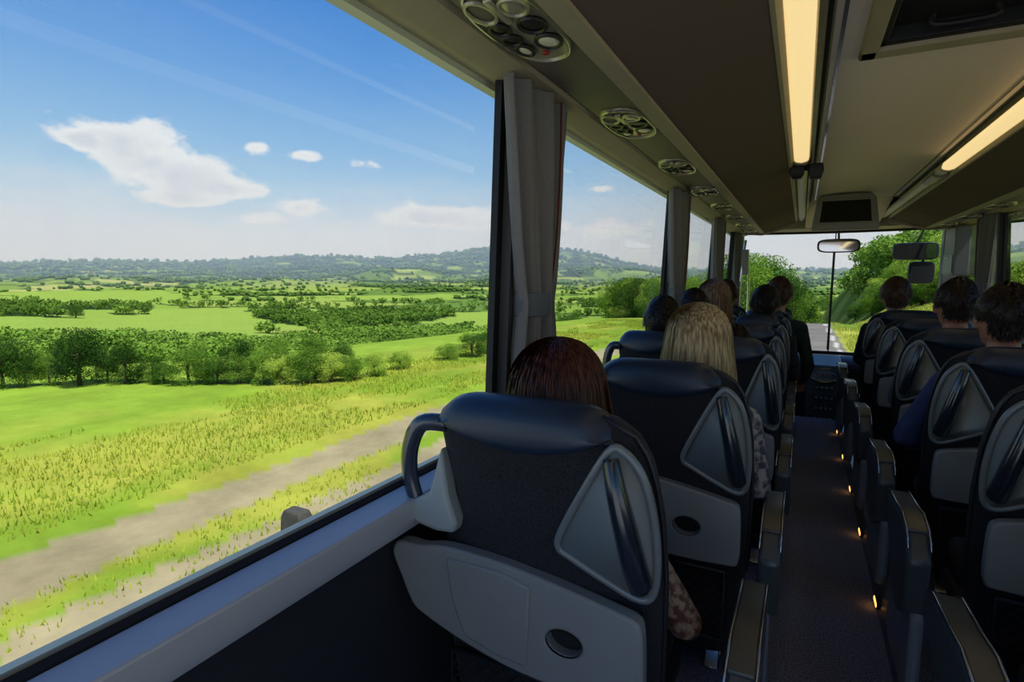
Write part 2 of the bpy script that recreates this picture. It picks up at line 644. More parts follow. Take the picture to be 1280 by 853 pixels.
def luggage(side):
    q = -side                     # q=+1 grows inward for the left rack
    c = .45
    mx = lambda x: x if side < 0 else 0.93 - x + .0
    def P(l):
        return [(mx(x), z) for x, z in l]
    nm = 'left' if side < 0 else 'right'
    lab = 'long brown overhead luggage rack with beige lip above the curtained windows' if side < 0 else 'overhead luggage rack above the seats with the man in blue'
    t = thing('luggage_rack', lab, 'luggage rack', (0, 0, 0))
    Y1 = 9.7
    # recessed service strip
    MB().prism(P([(-.85, .73), (-.845, .712), (-.74, .70), (-.635, .702), (-.63, .73)]), YB, Y1).build('service_channel', M_STRIP, t)
    MB().prism(P([(-.632, .705), (-.628, .685), (-.565, .69), (-.56, .705), (-.565, .73), (-.632, .73)]), YB, Y1).build('lip', M_TRIMB, t)
    # lid panels, one per bay
    y = YB
    k = 0
    bays = [YB, -.2, 2.0, 4.2, 6.4, 8.4, Y1]
    for a, b in zip(bays, bays[1:]):
        MB().prism(P([(-.565, .70), (-.36, .772), (-.12, .848), (-.12, .87), (-.38, .80), (-.565, .73)]), a + .0015, b - .0015).build('lid_panel', M_RACK, t)
    MB().prism(P([(-.135, .84), (-.118, .838), (-.10, .858), (-.10, .885), (-.135, .885)]), YB, Y1).build('edge_rail', M_TRIMB, t)
    # rack top
    MB().prism(P([(-.63, .73), (-.13, .885), (-.13, .9), (-.63, .76)]), YB, Y1).build('rack_back', M_BLACK, t)
    # end cap
    MB().prism(P([(-.95, .69), (-.6, .66), (-.1, .80), (.03, .86), (.03, 1.0), (-.95, .9)]), Y1, Y1 + .05).build('end_cap', M_TRIMB, t)
    # light fitting along the top edge
    t2 = thing('light_strip', 'cream light strip along the %s' % ('ceiling edge over the left seats, ending at a bracket' if side < 0 else 'ceiling edge over the right seats'), 'ceiling light', (0, 0, 0))
    ylit = 4.75 if side < 0 else 5.6
    prof = [(-.098, .862), (-.085, .850), (-.05, .842), (-.015, .850), (-.002, .864), (-.01, .90), (-.09, .90)]
    MB().prism(P(prof), YB + .02, ylit).build('lit_diffuser', M_LAMPON, t2)
    MB().prism(P([(x * .9 - .005, z + .004) for x, z in prof]), ylit + .05, Y1 - .02).build('unlit_cover', M_LAMPOFF, t2)
    MB().prism(P([(x * 1.08 + .003, z - .006) for x, z in prof]), ylit, ylit + .05).build('joint_collar', M_TRIMB, t2)
    if side > 0:
        MB().prism(P([(x * 1.25 + .01, z - .012) for x, z in prof]), ylit + .3, ylit + .75).build('joint_collar', M_CHAN, t2)
    return t


luggage(-1)
luggage(1)


def ceiling_bracket():
    t = thing('camera_bracket', 'black folded bracket with two hoods under the front end of the left light strip', 'bracket', (-.02, 4.95, .83))
    m = MB()
    m.loft([[(-.06 + dx * s_, dy * s_, dz) for dx, dy in ((-.05, -.06), (.05, -.06), (.05, .06), (-.05, .06))] for s_, dz in ((1, .02), (1.05, -.03), (.6, -.07))])
    m.build('hood', M_BLACK, t, bevel=.008)
    m = MB()
    m.loft([[(.065 + dx * s_, dy * s_, dz) for dx, dy in ((-.045, -.06), (.055, -.06), (.055, .06), (-.045, .06))] for s_, dz in ((.9, .03), (1.05, -.02), (.75, -.08))])
    m.build('hood', M_BLACK, t, bevel=.008)
    MB().tube([(-.06, 0, .01), (.065, 0, .0)], .02).build('arm', M_DARKP, t)
    MB().tube([(0, 0, .0), (0, 0, .16)], .02).build('stem', M_DARKP, t)


ceiling_bracket()


# ------------------------------------------------------------------ passenger service units
def service_unit(loc, label, mirror):
    t = thing('reading_light_panel', label, 'service panel', loc, 0, 'reading light and air vent panels under the racks')
    n = 40
    def oval(rx, ry, z, e=2.6):
        return [(rx * math.copysign(abs(math.cos(a)) ** (2 / e), math.cos(a)), ry * math.copysign(abs(math.sin(a)) ** (2 / e), math.sin(a)), z)
                for a in [2 * math.pi * i / n for i in range(n)]]
    MB().loft([oval(.104, .255, .012), oval(.104, .255, 0), oval(.098, .249, -.008), oval(.092, .243, -.010), oval(.088, .238, -.002), oval(.03, .16, -.003)]).build('base_plate', M_PSU, t, mirror=mirror)
    MB().tube([Vector((x, y, -.006)) for x, y, z in oval(.096, .247, 0)], .004, 6, closed=True).build('edge_ring', M_CHROME, t, mirror=mirror)

    def ring(cx, cy, rx, ry, name, col, inner, ball=0):
        pts = [(cx + rx * math.cos(2 * math.pi * i / 24), cy + ry * math.sin(2 * math.pi * i / 24), -.010) for i in range(24)]
        r = MB().tube(pts, .0065, 6, closed=True).build(name, col, t, mirror=mirror)
        m = MB()
        m.loft([[(cx + s_ * rx * math.cos(2 * math.pi * i / 24), cy + s_ * ry * math.sin(2 * math.pi * i / 24), z) for i in range(24)] for s_, z in
                ((1, -.004), (.85, -.006 - ball * .6), (.55, -.006 - ball), (.2, -.006 - ball * 1.1))])
        m.build('nozzle' if 'vent' in name else 'lens', inner, r, mirror=mirror)
    ring(.045, -.02, .036, .046, 'air_vent', M_PSUD, M_PSUD, .004)
    ring(.045, -.135, .036, .046, 'air_vent', M_PSU, M_PSU, .008)
    ring(.045, .095, .036, .046, 'reading_lamp', M_PSUD, M_LENS, .010)
    ring(-.045, .125, .022, .04, 'reading_lamp', M_PSUD, M_LENS, .008)
    ring(-.05, .045, .026, .032, 'call_button', M_PSUD, M_PSUD, .004)
    ring(-.05, -.035, .026, .036, 'call_button', M_PSUD, M_PSUD, .004)
    ring(-.045, -.145, .034, .062, 'speaker', M_PSU, M_STRIP, .002)
    MB().ell((.0, .175, -.008), (.012, .012, .006)).build('indicator', M_REDD, t, mirror=mirror)
    MB().box(-.012, .012, -.20, -.06, -.016, -.002).build('divider', M_PSU, t, bevel=.006, mirror=mirror)
    return t


orders = ['nearest', 'second', 'third', 'fourth', 'fifth', 'sixth', 'seventh', 'eighth']
for side in (-1, 1):
    proto = None
    sn = 'under the left rack' if side < 0 else 'under the right rack'
    for i in range(8):
        y = 1.49 + 1.12 * i
        loc = (-.74 if side < 0 else .93 + .74, y, .699)
        lab = '%s oval panel of air vents and reading lights %s' % (orders[i], sn)
        if side > 0 and y < 4:
            continue
        if proto is None:
            proto = service_unit(loc, lab, side > 0)
        else:
            c = copy_tree(proto)
            c.location = W(*loc)
            c['label'] = lab

# ------------------------------------------------------------------ windows
PILL = {-1: [-.95, 1.82, 4.64, 7.15, 9.1], 1: [-.95, 1.70, 4.8, 7.74, 10.3]}


def windows():
    wn = 1
    for side in (-1, 1):
        q = side
        ps = [YB] + PILL[side] + [YF - .35]
        for a, b in zip(ps, ps[1:]):
            if b - a < .3:
                continue
            e = bpy.data.objects.new('window_%d' % wn, None)
            wn += 1
            COL.objects.link(e)
            e.location = W(0, 0, 0)
            struct(e)
            # pane
            z0, z1 = ZSILL + .012, ZTOP
            x0, x1 = wx(z0, side) , wx(z1, side)
            MB().add([(x0, a, z0), (x0, b, z0), (x1, b, z1), (x1, a, z1)], [(0, 1, 2, 3)]).build('pane', M_GLASS, e, smooth=False)
            fr = MB()
            for yy in (a + .012, b - .012):
                fr.add([(x0 - q * .012, yy - .014, z0), (x0 + q * .015, yy - .014, z0), (x0 + q * .015, yy + .014, z0), (x0 - q * .012, yy + .014, z0),
                        (x1 - q * .012, yy - .014, z1), (x1 + q * .015, yy - .014, z1), (x1 + q * .015, yy + .014, z1), (x1 - q * .012, yy + .014, z1)],
                       [(0, 1, 5, 4), (1, 2, 6, 5), (2, 3, 7, 6), (3, 0, 4, 7), (0, 3, 2, 1), (4, 5, 6, 7)])
            fr.build('window_frame', M_RUB, e, smooth=False)
        for k, y in enumerate(PILL[side]):
            z0, z1 = ZSILL + .005, ZTOP + .02
            x0, x1 = wx(z0, side), wx(z1, side)
            p = MB().add([(x0 - q * .05, y + .015, z0), (x0 - q * .012, y + .015, z0), (x0 - q * .012, y + .075, z0), (x0 - q * .05, y + .075, z0),
                          (x1 - q * .05, y + .015, z1), (x1 - q * .012, y + .015, z1), (x1 - q * .012, y + .075, z1), (x1 - q * .05, y + .075, z1)],
                         [(0, 1, 5, 4), (1, 2, 6, 5), (2, 3, 7, 6), (3, 0, 4, 7), (0, 3, 2, 1), (4, 5, 6, 7)])
            struct(p.build('window_pillar_%d' % (k + 1 + (5 if side > 0 else 0)), mat('pillar_lining', (62, 64, 62), .7), smooth=False))


windows()


def curtain(side, ya, yb, label, seed, tie=-.10):
    """gathered curtain hanging between ya and yb, pulled in by a band"""
    rnd = random.Random(seed)
    q = side
    X = (XL + .075) if side < 0 else (XR - .075)
    t = thing('curtain', label, 'curtain', (X, (ya + yb) / 2, ZTOP), 0, 'gathered grey window curtains')
    W0 = (yb - ya)
    H = ZTOP - (ZSILL + .03)
    nfold = 9
    nu, nv = 120, 34
    zt = ZTOP - tie
    ph = [rnd.uniform(0, 6.28) for _ in range(4)]
    def row(d):
        # width factor and centre shift by depth d below the rail
        e = abs(d - zt)
        if d < zt:
            wf = lerp(.44, 1.0, min(1, (e / zt)) ** .62)
        else:
            wf = lerp(.44, .76, min(1, e / (H - zt)) ** .6)
        sh = -.10 * (1 - wf) * W0 * 1.2
        return wf, sh
    vs, fs = [], []
    for j in range(nv + 1):
        d = H * j / nv
        wf, sh = row(d)
        for i in range(nu):
            a = 2 * math.pi * i / nu
            # flattened closed tube with folds
            yy = math.cos(a) * W0 / 2 * wf
            amp = .027 * (1.25 - wf * .4)
            fold = math.sin(a * nfold + ph[0] + .7 * math.sin(d * 3 + ph[1])) + .4 * math.sin(a * 23 + ph[2] + d * 2)
            xx = math.sin(a) * .03 + fold * amp * (abs(math.sin(a)) ** .4)
            yy += math.cos(a * 5 + ph[3]) * .006
            vs.append((xx, yy + sh, -d))
    for j in range(nv):
        for i in range(nu):
            k = (i + 1) % nu
            fs.append((j * nu + i, j * nu + k, (j + 1) * nu + k, (j + 1) * nu + i))
    MB().add(vs, fs).build('cloth', M_CURT, t, angle=0)
    # tie band
    wf, sh = row(zt)
    b = MB()
    rr = []
    for dz in (-.045, -.04, .04, .045):
        g = 1.0 if abs(dz) > .042 else 1.06
        rr.append([(math.sin(2 * math.pi * i / 40) * .062 * g, math.cos(2 * math.pi * i / 40) * W0 / 2 * wf * 1.06 * g + sh, -zt + dz) for i in range(40)])
    b.loft(rr, cap=False).build('tie_band', M_BAND, t)
    # red lining edge glimpsed in a fold
    m = MB()
    m.tube(cr([(-q * .052, W0 * .20, -.01), (-q * .056, W0 * .17, -H * .2), (-q * .058, W0 * .10, -H * .42), (-q * .05, W0 * .03, -zt + .05)], 5), .004, 5)
    m.build('lining_edge', M_CURT2, t)
    return t


curtain(-1, 1.76, 2.27, 'grey gathered curtain tied with a band, nearest on the left windows', 1)
curtain(-1, 4.48, 5.15, 'grey tied curtain second along the left windows, above the dark-haired head', 2)
curtain(-1, 6.88, 7.65, 'third grey curtain along the left windows', 3)
curtain(-1, 9.2, 9.7, 'short grey curtain beside the front left door pillar', 4)
curtain(1, 7.85, 8.5, 'striped-looking grey curtain by the right window behind the mirrors', 5)


# ------------------------------------------------------------------ front of coach
def front():
    # windshield: real glass in a black rubber frame
    e = bpy.data.objects.new('window_20', None)
    COL.objects.link(e)
    e.location = W(0, 0, 0)
    struct(e)
    zt, zb = .74, -1.25
    x0, x1 = XL + .04, XR - .04
    def yy(x, z):
        return YF - .5 * ((x - .45) / 1.4) ** 2 * .5 - (z - zb) * .10
    vs, fs = [], []
    n = 12
    for half in range(2):
        m = MB()
        xa, xb = (x0, .435) if half == 0 else (.455, x1)
        vs = []
        for i in range(n + 1):
            x = lerp(xa, xb, i / n)
            vs += [(x, yy(x, zb), zb), (x, yy(x, zt), zt)]
        m.add(vs, [(2 * i, 2 * i + 2, 2 * i + 3, 2 * i + 1) for i in range(n)])
        m.build('pane', M_GLASS, e)
    for (xa, xb, z, r) in ((x0, x1, zt, .03), (x0, x1, zb, .03)):
        MB().tube([(lerp(xa, xb, i / 20), yy(lerp(xa, xb, i / 20), z), z) for i in range(21)], r, 8).build('window_frame', M_RUB, e)
    MB().tube([(.445, yy(.445, zb), zb), (.445, yy(.445, zt), zt)], .010, 6).build('centre_bar', M_RUB, e)
    # header over the windshield
    h = MB().prism([(XL - .02, .70), (XL - .02, 1.1), (XR + .02, 1.1), (XR + .02, .70), (XR - .2, .745), (XL + .2, .745)], 9.76, YF - .15)
    struct(h.build('ceiling_front', M_TRIMB, smooth=False))
    h = MB().add([(.0, 8.1, 1.0), (.93, 8.1, 1.0), (.93, 9.8, .745), (.0, 9.8, .745), (.0, 8.1, 1.04), (.93, 8.1, 1.04), (.93, 9.8, .79), (.0, 9.8, .79)],
                 [(0, 1, 2, 3), (7, 6, 5, 4), (0, 4, 5, 1), (3, 2, 6, 7), (0, 3, 7, 4), (1, 5, 6, 2)])
    struct(h.build('ceiling_front', M_CEIL, smooth=False))
    # front corner pillars
    for side, X in ((-1, XL), (1, XR)):
        p = MB().box(X - .09, X + .09, 10.25, 10.42, -1.3, .78)
        struct(p.build('front_pillar_%d' % (1 if side < 0 else 2), mat('pillar_grey', (120, 124, 126), .5, noise=.25, nscale=6), bevel=.02))
    # front lower wall
    struct(MB().box(XL, XR, YF - .2, YF - .05, -2.4, -1.28).build('wall_front', M_BLACK, smooth=False))
    # roof nose over the windscreen
    # dashboard
    t = thing('dashboard', 'dark dashboard shelf with a lit console of dials under the windscreen', 'dashboard', (.35, 9.6, -2.3))
    sh = MB()
    prof = [(-1.0, -.2), (1.3, -.2)]
    sh.loft([[(-1.2, y, z), (1.4, y, z), (1.4, y, z - .12), (-1.2, y, z - .12)] for y, z in ((.0, 1.0), (.1, 1.07), (.4, 1.1), (.75, 1.06))])
    sh.build('shelf', M_DASH, t, bevel=.03)
    MB().box(-1.15, 1.35, .05, .7, .1, .98).build('body', M_DASH, t, bevel=.02)
    rnd = random.Random(3)
    c = MB()
    c.loft([[(-.22, y, z0), (.22, y, z0), (.22, y2, z1), (-.22, y2, z1)] for (y, z0, y2, z1) in ((-.62, 0, -.60, 1.06), (.1, 0, .1, 1.14))])
    cc = c.build('console', mat('console_grey', (84, 92, 100), .4), t, bevel=.025)
    fc = MB().tube([(-.0 + .19 * math.cos(a) * (1 if abs(math.cos(a)) < .9 else .98), -.645, .93 + .095 * math.sin(a)) for a in [2 * math.pi * i / 28 for i in range(28)]], .013, 6, closed=True)
    fc.build('gauge_surround', M_CHROME, t)
    MB().loft([[(.17 * math.cos(a), y, .93 + .085 * math.sin(a)) for a in [2 * math.pi * i / 28 for i in range(28)]] for y in (-.64, -.60)][::-1]).build('gauge_face', mat('gauge_face', (150, 160, 165), .3), t)
    for i in range(4):
        MB().tube([(-.1 + .068 * i, -.66, .93), (-.1 + .068 * i, -.64, .93)], .026, 12).build('dial', M_CHROME, t)
    for r_ in range(4):
        z = .72 - r_ * .15
        MB().box(-.12, .14, -.645, -.60, z, z + .07).build('switch_row', M_DARKP, t, bevel=.008)
        for i in range(4):
            MB().box(-.11 + .062 * i, -.065 + .062 * i, -.655, -.64, z + .015, z + .055).build('switch', mat('switch_grey', (150, 160, 165), .25, spec=.8), t, bevel=.004)
    # interior mirror
    t = thing('rear_view_mirror', 'wide interior rear-view mirror hanging at the top centre of the windscreen', 'mirror', (.42, 9.0, .44))
    n = 28
    def ov(rx, rz, y):
        return [(rx * math.copysign(abs(math.cos(a)) ** .45, math.cos(a)), y, rz * math.copysign(abs(math.sin(a)) ** .6, math.sin(a))) for a in [2 * math.pi * i / n for i in range(n)]]
    MB().loft([ov(.245, .088, .0), ov(.26, .095, .012), ov(.255, .09, .03), ov(.2, .06, .05)]).build('housing', M_MIRB, t)
    MB().loft([ov(.235, .078, -.004), ov(.235, .078, .0)]).build('mirror_glass', M_MIR, t)
    MB().tube([(0, .03, .05), (0, .06, .13), (0, .3, .25), (0, .8, .32)], .014).build('stem', M_BLACK, t)
    # monitor
    t = thing('ceiling_monitor', 'small grey framed flip-down screen hanging from the ceiling above the mirror', 'monitor', (.41, 7.75, .98))
    m = MB()
    m.loft([[(-.25, 0, 0), (.25, 0, 0), (.25, .2, 0), (-.25, .2, 0)], [(-.30, -.01, -.05), (.30, -.01, -.05), (.30, .19, -.05), (-.30, .19, -.05)],
            [(-.34, -.06, -.36), (.34, -.06, -.36), (.34, .08, -.36), (-.34, .08, -.36)], [(-.345, -.06, -.42), (.345, -.06, -.42), (.345, .05, -.42), (-.345, .05, -.42)]])
    m.build('housing', M_SCRF, t, bevel=.015)
    m = MB().add([(-.24, -.028, -.08), (.24, -.028, -.08), (.265, -.068, -.33), (-.265, -.068, -.33)], [(0, 3, 2, 1)])
    m.add([(-.24, -.02, -.08), (.24, -.02, -.08), (.265, -.06, -.33), (-.265, -.06, -.33)], [(0, 1, 2, 3)])
    m.build('screen', M_SCREEN, t, smooth=False)
    f = MB()
    for a, b in (((-.25, -.026, -.07), (.25, -.026, -.07)), ((.25, -.026, -.07), (.275, -.07, -.34)), ((.275, -.07, -.34), (-.275, -.07, -.34)), ((-.275, -.07, -.34), (-.25, -.026, -.07))):
        f.tube([a, b], .012, 6)
    f.build('bezel', M_SCRF, t)
    # wiper
    t = thing('windscreen_wiper', 'long black upright wiper arm at the centre of the windscreen', 'wiper', (.44, YF + .02, -1.2))
    MB().tube([(0, 0, 0), (0, -.02, .9), (-.01, -.09, 1.0)], [.02, .014, .012]).build('arm', M_BLACK, t)
    MB().tube([(0, .0, .55), (.0, -.14, 1.75)], .02, 6).build('blade', M_BLACK, t)
    # outside mirrors at right, hanging on arms
    t = thing('side_mirror', 'wide black outside mirror hanging high by the right front pillar', 'mirror', (1.58, 10.95, .42))
    n = 24
    def ov2(rx, rz, y):
        return [(rx * math.copysign(abs(math.cos(a)) ** .35, math.cos(a)), y, rz * math.copysign(abs(math.sin(a)) ** .4, math.sin(a))) for a in [2 * math.pi * i / n for i in range(n)]]
    MB().loft([ov2(.30, .13, 0), ov2(.31, .14, .03), ov2(.28, .12, .1)]).build('housing', M_MIRB, t)
    MB().loft([ov2(.07, .11, -.006), ov2(.07, .11, 0)]).build('mirror_glass', mat('mirror_tint', (170, 190, 120), .1, metal=1), t, loc=(.2, 0, 0))
    MB().tube([(.0, .05, .1), (.1, .05, .35), (.4, -.3, .36)], .018).build('arm', M_BLACK, t)
    t = thing('side_mirror', 'tall black outside mirror just below the wide one by the right pillar', 'mirror', (1.68, 10.98, .08))
    MB().loft([ov2(.17, .17, 0), ov2(.18, .18, .03), ov2(.15, .15, .1)]).build('housing', M_MIRB, t)
    MB().tube([(.0, .05, .1), (.05, .05, .36)], .018).build('arm', M_BLACK, t)
    # crew cupboard / door gear at front left: chrome rails and white boxes
    t = thing('door_rail', 'bright chrome grab rail with a pale box beside the front left door', 'handrail', (-.9, 9.75, -1.4))
    MB().tube(cr([(0, 0, 0), (0, 0, 1.0), (.03, 0, 1.6), (.06, .1, 2.0)], 5), .02).build('rail', M_CHROME, t)
    MB().tube(cr([(.12, .2, 0), (.12, .2, 1.2), (.1, .1, 1.85)], 5), .018).build('rail', M_CHROME, t)
    MB().box(-.02, .12, -.02, .12, 1.45, 1.85).build('control_box', mat('pale_box', (170, 168, 160), .4), t, bevel=.02)
    t = thing('wall_locker', 'pale grey locker on the right pillar beside the curtain', 'locker', (1.76, 9.45, .25))
    MB().box(-.03, .14, -.3, .3, -.22, .42).build('body', mat('pale_grey', (120, 122, 122), .5), t, bevel=.02)
    MB().box(-.04, -.03, -.27, .27, -.19, .05).build('door', mat('pale_grey2', (140, 141, 140), .45), t, bevel=.008)
    MB().tube([(-.05, -.1, .02), (-.05, .1, .02)], .01).build('handle', M_CHROME, t)


front()
# aisle edge lights
for i, y in enumerate((1.45, 2.28, 3.1, 3.95, 4.75, 5.6, 6.5)):
    t = thing('aisle_light', 'small amber light on the metal platform edge, %s from the camera' % orders[i].replace('nearest', 'first'), 'aisle light', (.41, y, -1.575), 0, 'amber lights along the aisle edge')
    MB().box(-.012, .006, -.05, .05, -.012, .02).build('housing', M_DARKP, t, bevel=.003)
    MB().box(-.016, -.011, -.042, .042, -.004, .014).build('lens', M_LED, t, bevel=.002)

# ------------------------------------------------------------------ seats
ZS = 1.5
XLT = [(.0, -.25), (.36, -.29), (.60, -.30), (.80, -.28), (.87, -.225), (.95, -.235), (1.03, -.255), (1.10, -.264), (1.15, -.240), (1.18, -.205), (1.195, -.15)]
XRT = [(.0, .27), (.36, .315), (.60, .325), (.80, .33), (.95, .322), (1.03, .31), (1.10, .292), (1.15, .262), (1.18, .215), (1.195, .12)]
TT = [(.0, .05), (.4, .06), (.9, .062), (1.1, .055), (1.16, .048), (1.185, .034), (1.197, .01)]


def ycen(z):
    return .02 + (1.2 - z) * .13


def seat_parts(narrow):
    """returns list of (name, MB, mat, bevel, parent_index) in local coordinates, aisle side = +x"""
    k = narrow
    X = lambda x: x * k
    parts = []
    m = MB()
    rings = []
    zs = [.10, .2, .36, .5, .65, .8, .84, .87, .91, .95, 1.0, 1.05, 1.09, 1.12, 1.145, 1.165, 1.18, 1.19, 1.197]
    for z in zs:
        a, b, t = X(tab(XLT, z)), X(tab(XRT, z)), tab(TT, z)
        cx, hw, cy = (a + b) / 2, (b - a) / 2, ycen(z)
        ring = []
        for i in range(44):
            an = 2 * math.pi * i / 44
            c, s_ = math.cos(an), math.sin(an)
            x = cx + hw * math.copysign(abs(c) ** .5, c)
            y = cy + t * math.copysign(abs(s_) ** .8, s_) + .02 * ((x - cx) / hw) ** 2 * (1 if s_ < 0 else 1.6)
            ring.append((x, y, z))
        rings.append(ring)
    m.loft(rings)
    parts.append(('backrest', m, M_SHELL, 0, None, 60))
    yr = lambda x, z: ycen(z) - tab(TT, z) + .02 * (x / (.3 * k)) ** 2     # rear surface
    # leather headrest pad wrapped over the top
    m = MB()
    nx, na = 22, 16
    vs = []
    x0, x1 = X(-.262), X(.235)
    for i in range(nx + 1):
        u = i / nx * 2 - 1
        x = lerp(x0, x1, i / nx)
        edge = max(0., abs(u) - .55) / .45
        ztop = 1.212 - .055 * edge ** 2.2 - .008 * u * u
        zb = 1.085 + .055 * u * u + .03 * edge ** 3
        th = .068 * (1 - .35 * edge ** 3)
        yc = ycen(1.15) + .018 * u * u
        for j in range(na + 1):
            v = j / na
            if v < .4:
                w = v / .4
                z = lerp(zb, ztop - .045, w)
                y = yc - th - .006 * math.sin(math.pi * w)
                if j == 0: y += .018
            elif v < .75:
                w = (v - .4) / .35 * math.pi
                z = ztop - .045 + .045 * math.sin(w)
                y = yc - th * math.cos(w)
            else:
                w = (v - .75) / .25
                z = lerp(ztop - .045, .93, w)
                y = yc + th + .01 * math.sin(math.pi * w) + .02 * w
            sx = 1 if 0 < i < nx else .985
            vs.append((x * sx, y if 0 < i < nx else lerp(y, yc, .55), z if 0 < i < nx else lerp(z, 1.13, .75)))
    fs = [(i * (na + 1) + j, (i + 1) * (na + 1) + j, (i + 1) * (na + 1) + j + 1, i * (na + 1) + j + 1) for i in range(nx) for j in range(na)]
    m.add(vs, fs)
    parts.append(('headrest', m, M_LEATHER, 0, None, 0))
    # piping round the shell edge
    m = MB()
    pts = []
    for z in np.linspace(.45, 1.185, 20):
        pts.append((X(tab(XRT, z)) + .002, ycen(z) + .0, z))
    m.tube(pts, .006, 5)
    parts.append(('piping', m, M_DARKP, 0, None, 0))
    # aisle-side triangular insert with bar
    tri = [(.215, 1.118), (.158, 1.02), (.098, .90), (.094, .862), (.12, .845), (.21, .798), (.280, .768), (.312, .79), (.320, .89), (.308, 1.0), (.284, 1.08), (.245, 1.124)]
    tc_ = cr([(X(x), 0, z) for x, z in tri], 4, closed=True)
    tri3 = [(p.x, yr(p.x, p.z) - .004, p.z) for p in tc_]
    m = MB()
    m.tube(tri3, .0105, 8, closed=True, flat=1.0)
    parts.append(('handle_surround', m, mat('surround_grey', (112, 118, 118), .25, spec=.7), 0, None, 0))
    c = Vector((X(.22), 0, .93))
    rings = []
    for s_, dy in ((.97, -.010), (.80, -.002), (.5, .004), (.12, .006)):
        rings.append([(c.x + (p.x - c.x) * s_, yr(p.x, p.z) + dy, c.z + (p.z - c.z) * s_) for p in tc_])
    m = MB().loft(rings, cap=True)
    parts.append(('handle_recess', m, M_GREYP, 0, None, 0))
    pts = cr([(X(.222), yr(X(.22), 1.10) - .012, 1.105), (X(.240), yr(X(.25), 1.05) - .034, 1.04), (X(.262), yr(X(.26), .95) - .04, .95), (X(.276), yr(X(.27), .87) - .03, .87), (X(.285), yr(X(.28), .82) - .012, .815)], 5)
    n = len(pts)
    m = MB().tube(pts, [lerp(.022, .036, math.sin(math.pi * min(1, i / (n - 1) * 1.15 + .0) * .5)) for i in range(n)], 10, flat=.8)
    parts.append(('grab_bar', m, M_BAR, 0, None, 0))
    m = MB().tube(cr([(X(.235), yr(X(.23), 1.11) - .014, 1.112), (X(.205), yr(X(.2), 1.07) - .012, 1.075), (X(.185), yr(X(.18), 1.06) - .008, 1.05)], 4), .006, 6)
    # window-side loop handle with pale bracket
    pts = cr([(X(-.235), ycen(1.12) - .01, 1.12), (X(-.305), ycen(1.1) - .03, 1.115), (X(-.345), ycen(1.03) - .035, 1.05), (X(-.358), ycen(.95) - .035, .97), (X(-.345), ycen(.9) - .035, .90), (X(-.325), ycen(.87) - .03, .865)], 5)
    m = MB().tube(pts, .0185, 9, flat=1.3)
    parts.append(('loop_handle', m, M_LOOP, 0, None, 0))
    o = [(-.245, 1.06), (-.262, 1.0), (-.285, .93), (-.345, .895), (-.350, .86), (-.33, .835), (-.26, .825), (-.205, .83), (-.20, .86), (-.225, .93)]
    m = MB().plate([(X(x), z) for x, z in o], ycen(.9) - .062, ycen(.9) - .005)
    parts.append(('handle_bracket', m, M_GREYP, .012, None, 40))
    # grey lower panel with cup hole
    y0 = ycen(.7) - .062
    o = [(-.395, .745), (-.385, .775), (-.36, .785), (-.30, .785), (-.22, .80), (-.05, .795), (.10, .775), (.24, .75), (.285, .738), (.30, .71), (.305, .60), (.30, .535), (.27, .52),
         (.10, .515), (-.05, .525), (-.20, .56), (-.30, .595), (-.335, .62), (-.37, .69)]
    oc = cr([(X(x), 0, z) for x, z in o], 3, closed=True)
    ol = [(p.x, p.z) for p in oc]
    hole = (X(.115), .635, .045, .032)
    m = MB().plate(ol, y0 - .045, y0 + .0, hole)
    parts.append(('seat_back_panel', m, M_PANEL, .008, None, 35))
    m = MB().loft([[(hole[0] + .046 * math.cos(a), y, hole[1] + .033 * math.sin(a)) for a in [2 * math.pi * i / 20 for i in range(20)]] for y in (y0 - .046, y0 - .012)], cap=False)
    m.add([(hole[0] + .046 * math.cos(a), y0 - .012, hole[1] + .033 * math.sin(a)) for a in [2 * math.pi * i / 20 for i in range(20)]], [tuple(range(20))])
    parts.append(('cup_recess', m, M_BLACK, 0, None, 40))
    a = [(-.215, .775), (-.05, .775), (.03, .755), (.02, .545), (-.06, .55), (-.16, .575), (-.195, .66)]
    m = MB().plate([(X(x), z) for x, z in a], y0 - .052, y0 - .04)
    parts.append(('tray_cover', m, M_PANEL, .006, None, 30))
    # base of back, net pocket
    m = MB()
    f0, f1, zb, ztp = X(-.25), X(.25), .20, .46
    yn = ycen(.35) - .075
    m.tube([(f0, yn, zb), (f0, yn, ztp), (f1, yn, ztp), (f1, yn, zb)], .010, 6, closed=True)
    parts.append(('net_frame', m, M_DARKP, 0, None, 0))
    m = MB()
    st = .045
    for s_ in (-1, 1):
        v = f0 - (ztp - zb)
        while v < f1 + (ztp - zb):
            xa, xb = v, v + s_ * 0 + (ztp - zb)
            pa, pb = (xa, zb), (xb, ztp)
            if s_ < 0: pa, pb = (xb, zb), (xa, ztp)
            dx = pb[0] - pa[0]; dz = pb[1] - pa[1]
            ts = [0, 1]
            lo = max(0, min((f0 - pa[0]) / dx, (f1 - pa[0]) / dx)); hi = min(1, max((f0 - pa[0]) / dx, (f1 - pa[0]) / dx))
            if hi > lo + .02:
                m.tube([(pa[0] + dx * t_, yn - .008 * math.sin(3.14 * t_), pa[1] + dz * t_) for t_ in (lo, (lo + hi) / 2, hi)], .0025, 3)
            v += st
    parts.append(('net', m, M_NET, 0, None, 0))
    # cushion
    m = MB()
    rings = []
